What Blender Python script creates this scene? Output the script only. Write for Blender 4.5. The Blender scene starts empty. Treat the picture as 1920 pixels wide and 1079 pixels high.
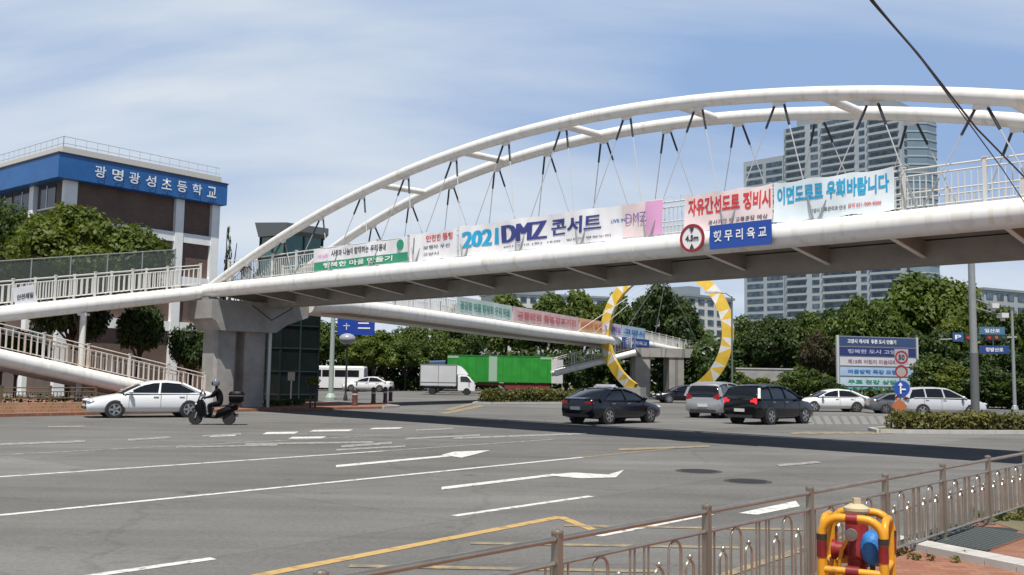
import bpy, math, random
import numpy as np
from mathutils import Vector, Matrix

# ------------------------------------------------------------------ camera, light, exposure
scene = bpy.context.scene
COL = scene.collection
FPX, CAMH = 1800.0, 2.0
pitch = math.atan((705 - 539.5) / FPX)
roll = math.atan(0.0165)
Fv = Vector((0, math.cos(pitch), math.sin(pitch)))
R0 = Vector((1, 0, 0)); U0 = Vector((0, -math.sin(pitch), math.cos(pitch)))
Rv = R0 * math.cos(roll) + U0 * math.sin(roll)
Uv = U0 * math.cos(roll) - R0 * math.sin(roll)
CAM = Vector((0, 0, CAMH))
cd = bpy.data.cameras.new('camera'); cam = bpy.data.objects.new('camera', cd); COL.objects.link(cam)
cd.sensor_width = 36; cd.sensor_fit = 'HORIZONTAL'; cd.lens = 36 * FPX / 1920
cd.clip_start = 0.1; cd.clip_end = 6000
m3 = Matrix((Rv, Uv, -Fv)).transposed()
cam.matrix_world = Matrix.Translation(CAM) @ m3.to_4x4()
scene.camera = cam

SUN_EL, SUN_AZ = math.radians(67), math.radians(-175)      # azimuth from +Y towards +X
sd = bpy.data.lights.new('sun', 'SUN'); sun = bpy.data.objects.new('sun', sd); COL.objects.link(sun)
sd.energy = 5.0; sd.angle = math.radians(0.5); sd.color = (1.0, 0.95, 0.87)
sdir = Vector((math.sin(SUN_AZ) * math.cos(SUN_EL), math.cos(SUN_AZ) * math.cos(SUN_EL), math.sin(SUN_EL)))
sun.rotation_euler = sdir.to_track_quat('Z', 'Y').to_euler(); sun.location = (0, 0, 60)

w = bpy.data.worlds.new('World'); scene.world = w; w.use_nodes = True
nt = w.node_tree; N = nt.nodes; LK = nt.links
bg = N['Background']; bg.inputs['Strength'].default_value = 0.05
sky = N.new('ShaderNodeTexSky'); sky.sky_type = 'NISHITA'; sky.sun_disc = False
sky.sun_elevation = SUN_EL; sky.sun_rotation = SUN_AZ; sky.altitude = 1500; sky.air_density = 0.45; sky.dust_density = 0.02; sky.ozone_density = 1.5
tc = N.new('ShaderNodeTexCoord'); sep = N.new('ShaderNodeSeparateXYZ'); LK.new(tc.outputs['Generated'], sep.inputs[0])
zz = N.new('ShaderNodeMath'); zz.operation = 'ADD'; zz.inputs[1].default_value = 0.42; LK.new(sep.outputs['Z'], zz.inputs[0])
zm = N.new('ShaderNodeMath'); zm.operation = 'MAXIMUM'; zm.inputs[1].default_value = 0.05; LK.new(zz.outputs[0], zm.inputs[0])
dx = N.new('ShaderNodeMath'); dx.operation = 'DIVIDE'; LK.new(sep.outputs['X'], dx.inputs[0]); LK.new(zm.outputs[0], dx.inputs[1])
dy = N.new('ShaderNodeMath'); dy.operation = 'DIVIDE'; LK.new(sep.outputs['Y'], dy.inputs[0]); LK.new(zm.outputs[0], dy.inputs[1])
cmb = N.new('ShaderNodeCombineXYZ'); LK.new(dx.outputs[0], cmb.inputs[0]); LK.new(dy.outputs[0], cmb.inputs[1])
mp = N.new('ShaderNodeMapping'); LK.new(cmb.outputs[0], mp.inputs[0])
mp.inputs['Rotation'].default_value = (0, 0, math.radians(-24)); mp.inputs['Scale'].default_value = (0.75, 3.0, 1); mp.inputs['Location'].default_value = (0.4, 0.95, 0)
n1 = N.new('ShaderNodeTexNoise'); n1.inputs['Scale'].default_value = 0.85; n1.inputs['Detail'].default_value = 9; n1.inputs['Roughness'].default_value = 0.5; n1.inputs['Distortion'].default_value = 0.5
LK.new(mp.outputs[0], n1.inputs['Vector'])
cr = N.new('ShaderNodeValToRGB'); cr.color_ramp.elements[0].position = 0.40; cr.color_ramp.elements[1].position = 0.70
cr.color_ramp.elements[1].color = (1, 1, 1, 1); cr.color_ramp.elements[0].color = (0.05, 0.05, 0.05, 1)
low = N.new('ShaderNodeMapRange'); low.inputs['From Min'].default_value = 0.02; low.inputs['From Max'].default_value = 0.42; low.inputs['To Min'].default_value = 0.10; low.inputs['To Max'].default_value = -0.05
LK.new(sep.outputs['Z'], low.inputs['Value'])
lft = N.new('ShaderNodeMapRange'); lft.inputs['From Min'].default_value = -0.5; lft.inputs['From Max'].default_value = 0.3; lft.inputs['To Min'].default_value = 0.07; lft.inputs['To Max'].default_value = -0.02
LK.new(sep.outputs['X'], lft.inputs['Value'])
s1_ = N.new('ShaderNodeMath'); s1_.operation = 'ADD'; LK.new(n1.outputs[0], s1_.inputs[0]); LK.new(low.outputs[0], s1_.inputs[1])
s2_ = N.new('ShaderNodeMath'); s2_.operation = 'ADD'; LK.new(s1_.outputs[0], s2_.inputs[0]); LK.new(lft.outputs[0], s2_.inputs[1])
LK.new(s2_.outputs[0], cr.inputs[0])
veil = N.new('ShaderNodeMix'); veil.data_type = 'RGBA'; LK.new(cr.outputs[0], veil.inputs[0])           # thin high cloud over blue
veil.inputs[6].default_value = (4.9, 7.5, 12.4, 1); veil.inputs[7].default_value = (12.8, 13.9, 15.0, 1)
fade = N.new('ShaderNodeMapRange'); fade.interpolation_type = 'SMOOTHSTEP'                            # cloud band cut off above the view, shaped to keep sky fill low
fade.inputs['From Min'].default_value = 0.37; fade.inputs['From Max'].default_value = 0.62; fade.inputs['To Min'].default_value = 0.92; fade.inputs['To Max'].default_value = 0.05
LK.new(sep.outputs['Z'], fade.inputs['Value'])
mix = N.new('ShaderNodeMix'); mix.data_type = 'RGBA'; LK.new(fade.outputs[0], mix.inputs[0]); LK.new(sky.outputs[0], mix.inputs[6]); LK.new(veil.outputs[2], mix.inputs[7])
LK.new(mix.outputs[2], bg.inputs['Color'])

vs = scene.view_settings
scene.display_settings.display_device = 'sRGB'
vs.view_transform = 'Standard'; vs.look = 'None'; vs.gamma = 1; vs.use_curve_mapping = False; vs.exposure = 0.28

# ------------------------------------------------------------------ helpers
rnd = random.Random(7)

def ray(x, y): return Fv * FPX + Rv * (x - 960) + Uv * (539.5 - y)
def P(x, y, z=0.0):                                    # point of the photo on the level z
    d = ray(x, y); return CAM + d * ((z - CAM.z) / d.z)
def D(x, y, Yd):                                       # point of the photo at the depth Yd
    d = ray(x, y); return CAM + d * (Yd / d.y)
def onp(x, y, A, n):                                   # point of the photo on a vertical plane
    d = ray(x, y); return CAM + d * ((A - CAM).dot(n) / d.dot(n))

OFF = {}
def off(o):
    return OFF.get(o.name, Vector((0, 0, 0))) if o is not None else Vector((0, 0, 0))

def tag(o, label=None, cat=None, group=None, kind=None):
    if label: o['label'] = label
    if cat: o['category'] = cat
    if group: o['group'] = group
    if kind: o['kind'] = kind
    return o

def thing(name, label, cat, loc=(0, 0, 0), rz=0.0, group=None):
    o = bpy.data.objects.new(name, None); COL.objects.link(o)
    o.location = loc; o.rotation_euler = (0, 0, rz); o.empty_display_size = 0.3
    OFF[o.name] = Vector(loc) if rz == 0 else Vector((0, 0, 0))
    return tag(o, label, cat, group)

def copy_tree(o, parent=None):
    c = o.copy(); COL.objects.link(c); c.parent = parent
    for ch in [k for k in KIDS.get(o.name, [])]: copy_tree(ch, c)
    return c
KIDS = {}

class MB:
    def __init__(s): s.v = []; s.f = []; s.m = []; s.mi = 0
    def add(s, vs_, fs):
        b = len(s.v); s.v.extend([tuple(q) for q in vs_])
        for f in fs: s.f.append(tuple(b + i for i in f)); s.m.append(s.mi)
    def box(s, c, size, ax=None, ay=None, az=None, bev=0.0):
        ax = Vector(ax or (1, 0, 0)).normalized(); ay = Vector(ay or (0, 1, 0)).normalized(); az = Vector(az or (0, 0, 1)).normalized()
        c = Vector(c); hx, hy, hz = size[0] / 2, size[1] / 2, size[2] / 2
        vs_ = [c + ax * (i * hx) + ay * (j * hy) + az * (k * hz) for k in (-1, 1) for j in (-1, 1) for i in (-1, 1)]
        s.add(vs_, [(0, 2, 3, 1), (4, 5, 7, 6), (0, 1, 5, 4), (2, 6, 7, 3), (0, 4, 6, 2), (1, 3, 7, 5)])
    def b2(s, lo, hi):
        s.box([(a + b) / 2 for a, b in zip(lo, hi)], [abs(b - a) for a, b in zip(lo, hi)])
    def tube(s, pts, r, n=8, caps=True):
        pts = [Vector(p) for p in pts]; k = len(pts)
        rs = r if isinstance(r, (list, tuple)) else [r] * k
        rings = []; prev = None
        for i, p in enumerate(pts):
            t = (pts[min(i + 1, k - 1)] - pts[max(i - 1, 0)]).normalized()
            if prev is None:
                a = t.cross(Vector((0, 0, 1)))
                if a.length < 1e-3: a = t.cross(Vector((1, 0, 0)))
            else: a = prev - t * prev.dot(t)
            a.normalize(); b = t.cross(a); prev = a
            rings.append([p + (a * math.cos(2 * math.pi * j / n) + b * math.sin(2 * math.pi * j / n)) * rs[i] for j in range(n)])
        vs_ = [q for rr in rings for q in rr]; fs = []
        for i in range(k - 1):
            for j in range(n):
                j2 = (j + 1) % n; fs.append((i * n + j, i * n + j2, (i + 1) * n + j2, (i + 1) * n + j))
        if caps: fs.append(tuple(range(n - 1, -1, -1))); fs.append(tuple((k - 1) * n + j for j in range(n)))
        s.add(vs_, fs)
    def loft(s, secs, closed=True, caps=True):
        n = len(secs[0]); k = len(secs); vs_ = [Vector(q) for rr in secs for q in rr]; fs = []
        for i in range(k - 1):
            for j in range(n if closed else n - 1):
                j2 = (j + 1) % n; fs.append((i * n + j, i * n + j2, (i + 1) * n + j2, (i + 1) * n + j))
        if caps: fs.append(tuple(range(n - 1, -1, -1))); fs.append(tuple((k - 1) * n + j for j in range(n)))
        s.add(vs_, fs)
    def prism(s, poly, vec):                            # poly: 3D points, extruded along vec
        vec = Vector(vec); a = [Vector(p) for p in poly]; s.loft([a, [p + vec for p in a]])
    def ball(s, c, r, n=10, m=6):
        c = Vector(c); r = r if isinstance(r, (list, tuple)) else (r, r, r); secs = []
        for i in range(m + 1):
            ph = -math.pi / 2 + math.pi * i / m; q = max(math.cos(ph), 0.02)
            secs.append([c + Vector((r[0] * q * math.cos(2 * math.pi * j / n), r[1] * q * math.sin(2 * math.pi * j / n), r[2] * math.sin(ph))) for j in range(n)])
        s.loft(secs)
    def lathe(s, c, prof, n=16, axis=(0, 0, 1)):        # prof: (radius, height)
        c = Vector(c); az = Vector(axis).normalized(); ax = az.orthogonal().normalized(); ay = az.cross(ax)
        s.loft(closed=True, caps=prof[0] != prof[-1], secs=[[c + az * h + (ax * math.cos(2 * math.pi * j / n) + ay * math.sin(2 * math.pi * j / n)) * max(r, 1e-4) for j in range(n)] for r, h in prof])
    def build(s, name, mat, parent=None, smooth=False, local=False, angle=40):
        me = bpy.data.meshes.new(name)
        o_ = off(parent) if (parent is not None and not local) else Vector((0, 0, 0))
        vv = [(p[0] - o_.x, p[1] - o_.y, p[2] - o_.z) for p in s.v] if o_.length > 0 else s.v
        me.from_pydata(vv, [], s.f)
        mats = mat if isinstance(mat, (list, tuple)) else [mat]
        for mm in mats: me.materials.append(mm)
        if len(mats) > 1: me.polygons.foreach_set('material_index', s.m)
        me.update()
        import bmesh
        bm = bmesh.new(); bm.from_mesh(me); bmesh.ops.recalc_face_normals(bm, faces=bm.faces); bm.to_mesh(me); bm.free()
        if smooth:
            me.shade_smooth()
            me.set_sharp_from_angle(angle=math.radians(angle))
        return link(name, me, parent)

def link(name, me, parent=None):
    o = bpy.data.objects.new(name, me); COL.objects.link(o)
    if parent is not None:
        o.parent = parent; OFF[o.name] = off(parent); KIDS.setdefault(parent.name, []).append(o)
    return o

# ---- materials
MATS = {}
def mat(name, col, rough=0.6, metal=0.0, var=0.0, scale=3.0, bump=0.0, col2=None, spec=None, coat=0.0, trans=0.0, alpha=1.0, emit=0.0, coords='Object', detail=6, ramp=(0.35, 0.65)):
    if name in MATS: return MATS[name]
    m = bpy.data.materials.new(name); m.use_nodes = True; t = m.node_tree; b = t.nodes['Principled BSDF']
    c = tuple(col) + (1,)
    b.inputs['Base Color'].default_value = c; b.inputs['Roughness'].default_value = rough; b.inputs['Metallic'].default_value = metal
    if spec is not None: b.inputs['Specular IOR Level'].default_value = spec
    if coat: b.inputs['Coat Weight'].default_value = coat; b.inputs['Coat Roughness'].default_value = 0.05
    if trans: b.inputs['Transmission Weight'].default_value = trans
    if alpha < 1: b.inputs['Alpha'].default_value = alpha
    if emit: b.inputs['Emission Color'].default_value = c; b.inputs['Emission Strength'].default_value = emit
    if var or col2 or bump:
        tcn = t.nodes.new('ShaderNodeTexCoord'); nz = t.nodes.new('ShaderNodeTexNoise')
        nz.inputs['Scale'].default_value = scale; nz.inputs['Detail'].default_value = detail; nz.inputs['Roughness'].default_value = 0.6
        t.links.new(tcn.outputs[coords], nz.inputs['Vector'])
        if var or col2:
            r = t.nodes.new('ShaderNodeValToRGB'); r.color_ramp.elements[0].position = ramp[0]; r.color_ramp.elements[1].position = ramp[1]
            if col2: a_, b_ = c, tuple(col2) + (1,)
            else: a_ = tuple(q * (1 - var) for q in col) + (1,); b_ = tuple(min(1, q * (1 + var)) for q in col) + (1,)
            r.color_ramp.elements[0].color = a_; r.color_ramp.elements[1].color = b_
            t.links.new(nz.outputs[0], r.inputs[0]); t.links.new(r.outputs[0], b.inputs['Base Color'])
        if bump:
            bp = t.nodes.new('ShaderNodeBump'); bp.inputs['Strength'].default_value = bump; bp.inputs['Distance'].default_value = 0.05
            t.links.new(nz.outputs[0], bp.inputs['Height']); t.links.new(bp.outputs[0], b.inputs['Normal'])
    MATS[name] = m
    return m

def leaf_mat(name, dark, light, tcol, hue=0.25):
    m = bpy.data.materials.new(name); m.use_nodes = True; t = m.node_tree; b = t.nodes['Principled BSDF']
    b.inputs['Roughness'].default_value = 0.55; b.inputs['Specular IOR Level'].default_value = 0.3
    g = t.nodes.new('ShaderNodeTexCoord'); nz = t.nodes.new('ShaderNodeTexNoise'); nz.inputs['Scale'].default_value = 0.9; nz.inputs['Detail'].default_value = 5
    t.links.new(g.outputs['Object'], nz.inputs['Vector'])
    r = t.nodes.new('ShaderNodeValToRGB'); r.color_ramp.elements[0].position = 0.36; r.color_ramp.elements[1].position = 0.64
    r.color_ramp.elements[0].color = tuple(dark) + (1,); r.color_ramp.elements[1].color = tuple(light) + (1,)
    t.links.new(nz.outputs[0], r.inputs[0]); t.links.new(r.outputs[0], b.inputs['Base Color'])
    tr = t.nodes.new('ShaderNodeBsdfTranslucent'); tr.inputs['Color'].default_value = tuple(tcol) + (1,)
    mx = t.nodes.new('ShaderNodeMixShader'); mx.inputs[0].default_value = hue
    t.links.new(b.outputs[0], mx.inputs[1]); t.links.new(tr.outputs[0], mx.inputs[2])
    t.links.new(mx.outputs[0], t.nodes['Material Output'].inputs['Surface'])
    MATS[name] = m; return m

# brick with mortar
def brick_mat(name, c1, c2, mort, scale, bw=0.5, rh=0.25, msize=0.02, rough=0.85, vec=None):
    m = bpy.data.materials.new(name); m.use_nodes = True; t = m.node_tree; b = t.nodes['Principled BSDF']; b.inputs['Roughness'].default_value = rough
    g = t.nodes.new('ShaderNodeTexCoord'); br = t.nodes.new('ShaderNodeTexBrick'); mpn = t.nodes.new('ShaderNodeMapping')
    t.links.new(g.outputs['Object'], mpn.inputs[0]); t.links.new(mpn.outputs[0], br.inputs['Vector'])
    if vec:                                            # vertical wall: along the wall, then up
        mpn.inputs['Rotation'].default_value = (0, 0, vec[2]); m2 = t.nodes.new('ShaderNodeMapping'); m2.inputs['Rotation'].default_value = (-math.pi / 2, 0, 0)
        t.links.new(mpn.outputs[0], m2.inputs[0]); t.links.new(m2.outputs[0], br.inputs['Vector'])
    br.inputs['Color1'].default_value = tuple(c1) + (1,); br.inputs['Color2'].default_value = tuple(c2) + (1,); br.inputs['Mortar'].default_value = tuple(mort) + (1,)
    br.inputs['Scale'].default_value = scale; br.inputs['Brick Width'].default_value = bw; br.inputs['Row Height'].default_value = rh; br.inputs['Mortar Size'].default_value = msize
    nz = t.nodes.new('ShaderNodeTexNoise'); nz.inputs['Scale'].default_value = 0.8; nz.inputs['Detail'].default_value = 6
    t.links.new(g.outputs['Object'], nz.inputs['Vector'])
    mx = t.nodes.new('ShaderNodeMix'); mx.data_type = 'RGBA'; mx.blend_type = 'MULTIPLY'; mx.inputs[0].default_value = 0.55
    rr = t.nodes.new('ShaderNodeValToRGB'); rr.color_ramp.elements[0].position = 0.3; rr.color_ramp.elements[1].position = 0.7; rr.color_ramp.elements[0].color = (0.5, 0.5, 0.5, 1)
    t.links.new(nz.outputs[0], rr.inputs[0]); t.links.new(br.outputs['Color'], mx.inputs[6]); t.links.new(rr.outputs[0], mx.inputs[7])
    t.links.new(mx.outputs[2], b.inputs['Base Color'])
    MATS[name] = m; return m

def asphalt_mat():
    m = bpy.data.materials.new('asphalt'); m.use_nodes = True; t = m.node_tree; b = t.nodes['Principled BSDF']; b.inputs['Roughness'].default_value = 0.9; b.inputs['Specular IOR Level'].default_value = 0.08
    g = t.nodes.new('ShaderNodeTexCoord')
    def nz(scale, det, mapping=None):
        n = t.nodes.new('ShaderNodeTexNoise'); n.inputs['Scale'].default_value = scale; n.inputs['Detail'].default_value = det; n.inputs['Roughness'].default_value = 0.65
        if mapping:
            mm = t.nodes.new('ShaderNodeMapping'); mm.inputs['Rotation'].default_value = (0, 0, -math.radians(51)); mm.inputs['Scale'].default_value = mapping
            t.links.new(g.outputs['Object'], mm.inputs[0]); t.links.new(mm.outputs[0], n.inputs['Vector'])
        else: t.links.new(g.outputs['Object'], n.inputs['Vector'])
        return n
    big = nz(0.12, 5); streak = nz(1.0, 4, (0.05, 0.75, 1)); fine = nz(14, 6); grain = nz(60, 3)
    r1 = t.nodes.new('ShaderNodeValToRGB'); r1.color_ramp.elements[0].position = 0.33; r1.color_ramp.elements[1].position = 0.68
    r1.color_ramp.elements[0].color = (0.130, 0.129, 0.126, 1); r1.color_ramp.elements[1].color = (0.190, 0.188, 0.184, 1)
    t.links.new(big.outputs[0], r1.inputs[0])
    def mul(a, src, lo, hi, p0=0.35, p1=0.65):
        r = t.nodes.new('ShaderNodeValToRGB'); r.color_ramp.elements[0].position = p0; r.color_ramp.elements[1].position = p1
        r.color_ramp.elements[0].color = (lo, lo, lo, 1); r.color_ramp.elements[1].color = (hi, hi, hi, 1); t.links.new(src, r.inputs[0])
        x = t.nodes.new('ShaderNodeMix'); x.data_type = 'RGBA'; x.blend_type = 'MULTIPLY'; x.inputs[0].default_value = 1
        t.links.new(a, x.inputs[6]); t.links.new(r.outputs[0], x.inputs[7]); return x.outputs[2]
    c = mul(r1.outputs[0], streak.outputs[0], 0.85, 1.08); c = mul(c, fine.outputs[0], 0.86, 1.1); c = mul(c, grain.outputs[0], 0.8, 1.2)
    # cracks, tar lines and repaired rectangles
    vo = t.nodes.new('ShaderNodeTexVoronoi'); vo.feature = 'DISTANCE_TO_EDGE'; vo.inputs['Scale'].default_value = 0.16
    wob = t.nodes.new('ShaderNodeMix'); wob.data_type = 'RGBA'; wob.blend_type = 'ADD'; wob.inputs[0].default_value = 1.4
    wn = nz(0.55, 5); t.links.new(g.outputs['Object'], wob.inputs[6]); t.links.new(wn.outputs['Color'], wob.inputs[7]); t.links.new(wob.outputs[2], vo.inputs['Vector'])
    c = mul(c, vo.outputs['Distance'], 0.86, 1.0, 0.0, 0.010)
    rm = t.nodes.new('ShaderNodeMapping'); rm.inputs['Rotation'].default_value = (0, 0, -math.radians(51)); t.links.new(g.outputs['Object'], rm.inputs[0])
    bk = t.nodes.new('ShaderNodeTexBrick'); bk.inputs['Scale'].default_value = 0.11; bk.inputs['Color1'].default_value = (.86, .86, .86, 1); bk.inputs['Color2'].default_value = (1.08, 1.08, 1.07, 1); bk.inputs['Mortar'].default_value = (.8, .8, .8, 1); bk.inputs['Mortar Size'].default_value = 0.004; bk.inputs['Brick Width'].default_value = 2.2; bk.inputs['Row Height'].default_value = 0.5
    t.links.new(rm.outputs[0], bk.inputs['Vector'])
    bm_ = t.nodes.new('ShaderNodeMix'); bm_.data_type = 'RGBA'; bm_.blend_type = 'MULTIPLY'; bm_.inputs[0].default_value = 0.7; t.links.new(c, bm_.inputs[6]); t.links.new(bk.outputs['Color'], bm_.inputs[7]); c = bm_.outputs[2]
    st = nz(0.9, 3); c = mul(c, st.outputs[0], 0.62, 1.0, 0.24, 0.36)
    t.links.new(c, b.inputs['Base Color'])
    bp = t.nodes.new('ShaderNodeBump'); bp.inputs['Strength'].default_value = 0.25; bp.inputs['Distance'].default_value = 0.01
    t.links.new(grain.outputs[0], bp.inputs['Height']); t.links.new(bp.outputs[0], b.inputs['Normal'])
    MATS['asphalt'] = m; return m

ASPH = asphalt_mat()
M_WHITE = mat('bridge_paint', (0.66, 0.635, 0.58), 0.45, scale=1.6, col2=(0.76, 0.755, 0.73), ramp=(0.30, 0.46), detail=10)
def streaks(m, dark=0.86):                              # rain streaks and grime running down painted steel
    t = m.node_tree; b = t.nodes['Principled BSDF']; src = b.inputs['Base Color'].links[0].from_socket
    g = t.nodes.new('ShaderNodeTexCoord'); mm = t.nodes.new('ShaderNodeMapping'); mm.inputs['Scale'].default_value = (2.6, 2.6, 0.25); nz = t.nodes.new('ShaderNodeTexNoise'); nz.inputs['Scale'].default_value = 1.5; nz.inputs['Detail'].default_value = 8
    r = t.nodes.new('ShaderNodeValToRGB'); r.color_ramp.elements[0].position = 0.30; r.color_ramp.elements[1].position = 0.47; r.color_ramp.elements[0].color = (dark, dark * .96, dark * .88, 1)
    x = t.nodes.new('ShaderNodeMix'); x.data_type = 'RGBA'; x.blend_type = 'MULTIPLY'; x.inputs[0].default_value = 1
    t.links.new(g.outputs['Object'], mm.inputs[0]); t.links.new(mm.outputs[0], nz.inputs['Vector']); t.links.new(nz.outputs[0], r.inputs[0]); t.links.new(src, x.inputs[6]); t.links.new(r.outputs[0], x.inputs[7]); t.links.new(x.outputs[2], b.inputs['Base Color'])
streaks(M_WHITE)
M_CABLE = mat('cable_steel', (0.52, 0.53, 0.54), 0.4, 0.3)
M_SOCKET = mat('socket_dark', (0.05, 0.055, 0.065), 0.45, 0.5)
M_CONC = mat('concrete', (0.235, 0.23, 0.22), 0.85, scale=0.9, bump=0.15, col2=(0.34, 0.335, 0.32))
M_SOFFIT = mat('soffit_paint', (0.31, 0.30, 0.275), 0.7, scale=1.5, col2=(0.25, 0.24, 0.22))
M_RAIL = mat('rail_paint', (0.60, 0.59, 0.56), 0.5)
M_GREY = mat('grey_metal', (0.30, 0.31, 0.31), 0.45, 0.4)
M_LTGREY = mat('light_grey_paint', (0.5, 0.52, 0.50), 0.5)
M_DARK = mat('dark_metal', (0.04, 0.042, 0.045), 0.5, 0.3)
M_TYRE = mat('tyre_rubber', (0.018, 0.018, 0.018), 0.8)
M_GLASS = mat('car_glass', (0.012, 0.014, 0.018), 0.06, spec=0.7)
M_CHROME = mat('rim_alloy', (0.45, 0.46, 0.47), 0.3, 0.8)
M_TAIL = mat('tail_lamp', (0.35, 0.012, 0.015), 0.2)
M_BRAKE = mat('brake_lamp', (0.8, 0.03, 0.04), 0.3, emit=0.6)
M_HEAD = mat('head_lamp', (0.7, 0.72, 0.75), 0.12, 0.3)
M_MARK = mat('road_paint_white', (0.17, 0.168, 0.16), 0.7, scale=7, col2=(0.60, 0.60, 0.58), ramp=(0.34, 0.47))
M_WORN = mat('road_paint_worn', (0.17, 0.168, 0.163), 0.75, scale=6, col2=(0.36, 0.36, 0.35), ramp=(0.42, 0.62))
M_FADED = mat('road_paint_faded', (0.165, 0.163, 0.16), 0.8, scale=7, col2=(0.27, 0.27, 0.265), ramp=(0.45, 0.65))
M_YELL = mat('road_paint_yellow', (0.22, 0.17, 0.10), 0.7, scale=6, col2=(0.47, 0.31, 0.115), ramp=(0.33, 0.5))
M_YWORN = mat('road_paint_yellow_worn', (0.17, 0.155, 0.125), 0.75, scale=5, col2=(0.36, 0.27, 0.14), ramp=(0.42, 0.66))
M_KERB = mat('kerb_stone', (0.40, 0.39, 0.37), 0.8, scale=2, col2=(0.48, 0.47, 0.45))
M_PAVE = brick_mat('paver_red', (0.26, 0.105, 0.065), (0.34, 0.16, 0.10), (0.15, 0.10, 0.075), 4.0, 0.85, 0.42, 0.025)
M_DIRT = mat('dirt', (0.16, 0.13, 0.085), 0.9, scale=1.3, col2=(0.10, 0.11, 0.05))
M_GND = mat('ground_soil', (0.07, 0.085, 0.04), 0.95, scale=0.15, col2=(0.13, 0.12, 0.08))
M_BARK = mat('bark', (0.055, 0.042, 0.03), 0.9, scale=6, bump=0.5, col2=(0.03, 0.024, 0.018))
LEAFS = [leaf_mat('leaf_mid', (0.024, 0.046, 0.008), (0.095, 0.14, 0.020), (0.12, 0.18, 0.015)),
         leaf_mat('leaf_deep', (0.014, 0.030, 0.008), (0.052, 0.088, 0.016), (0.06, 0.11, 0.015)),
         leaf_mat('leaf_olive', (0.036, 0.060, 0.008), (0.13, 0.165, 0.020), (0.16, 0.21, 0.015)),
         leaf_mat('leaf_rusty', (0.028, 0.026, 0.012), (0.062, 0.058, 0.02), (0.08, 0.06, 0.02)),
         leaf_mat('leaf_hedge', (0.045, 0.055, 0.012), (0.15, 0.145, 0.04), (0.18, 0.18, 0.03))]

# ---- lettering as a mesh fitted to a box on a panel: c centre, ex right, ey up
def text(body, c, ex, ey, wid, hei, m, parent, bold=0.0, depth=0.006, name='lettering'):
    cu = bpy.data.curves.new('t', 'FONT'); cu.body = body; cu.offset = bold; cu.resolution_u = 3
    o = bpy.data.objects.new('t', cu); COL.objects.link(o)
    dg = bpy.context.evaluated_depsgraph_get(); dg.update()
    me = bpy.data.meshes.new_from_object(o.evaluated_get(dg))
    bpy.data.objects.remove(o); bpy.data.curves.remove(cu)
    vv = np.array([v.co[:] for v in me.vertices]); lo, hi = vv.min(0), vv.max(0); sz = np.maximum(hi - lo, 1e-6)
    ex = Vector(ex).normalized(); ey = Vector(ey).normalized(); ez = ex.cross(ey); c = Vector(c) - off(parent)
    s_ = [((v.co.x - lo[0]) / sz[0] - 0.5) * wid for v in me.vertices]; t_ = [((v.co.y - lo[1]) / sz[1] - 0.5) * hei for v in me.vertices]
    for v, a, b in zip(me.vertices, s_, t_): v.co = c + ex * a + ey * b + ez * depth
    me.materials.clear(); me.materials.append(m); me.name = name
    for p in me.polygons: p.material_index = 0
    return link(name, me, parent)

# ---- foliage
def leaves(centres, radii, count, size, rng, flat=0.75, upbias=0.5):
    """many small leaf quads over clumps; returns verts, faces"""
    nb = len(centres); C_ = np.array(centres); Rr = np.array(radii).reshape(-1, 1)
    wgt = (Rr[:, 0] ** 2); idx = rng.choice(nb, count, p=wgt / wgt.sum())
    d = rng.normal(size=(count, 3)); d /= np.linalg.norm(d, axis=1)[:, None]
    d[:, 2] = np.where(rng.random(count) < 0.3, np.abs(d[:, 2]), d[:, 2])
    rad = Rr[idx] * (0.55 + 0.5 * rng.random((count, 1)))
    p = C_[idx] + d * rad * np.array([1, 1, flat])
    nn = d + rng.normal(size=(count, 3)) * 0.55 + np.array([0, 0, upbias]); nn /= np.linalg.norm(nn, axis=1)[:, None]
    a = np.cross(nn, rng.normal(size=(count, 3))); a /= np.linalg.norm(a, axis=1)[:, None]; b = np.cross(nn, a)
    s = size * (0.55 + 0.9 * rng.random((count, 1))); l = s * 1.0; wv = s * 0.6
    v = np.stack([p - a * l, p + b * wv, p + a * l, p - b * wv], 1).reshape(-1, 3)
    f = np.arange(count * 4).reshape(-1, 4)
    return v, f

def leafmesh(name, v, f, m):
    me = bpy.data.meshes.new(name); me.from_pydata(v.tolist(), [], f.tolist()); me.materials.append(m); me.update(); return me

def crown_mesh(seed, m, shape='round', count=5200, size=0.028, low=0.28):
    """unit tree: height 1, crown radius ~0.5 of unit width; scaled per tree"""
    rng = np.random.default_rng(seed); cs, rs = [], []
    k = 46
    for i in range(k):
        if shape == 'cone':
            h = rng.random() ** 1.3; z = 0.1 + 0.88 * h; rr = 0.5 * (1 - h) ** 0.8 + 0.03; an = rng.random() * 6.283; q = rr * (0.4 + 0.5 * rng.random())
            cs.append((q * math.cos(an), q * math.sin(an), z)); rs.append(0.05 + 0.12 * (1 - h))
        else:
            an = rng.random() * 6.283; ph = math.asin(rng.uniform(-0.75, 1)); q = 0.52 + 0.44 * rng.random()
            hx = 0.39 * q * math.cos(ph); hz = (1 - low) * 0.5
            cs.append((hx * math.cos(an), hx * math.sin(an), low + hz * 0.94 + (hz - 0.09) * q * math.sin(ph) * 1.05)); rs.append(0.06 + 0.12 * rng.random())
    v, f = leaves(cs, rs, count, size, rng)
    return leafmesh('crown', v, f, m), cs

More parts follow.
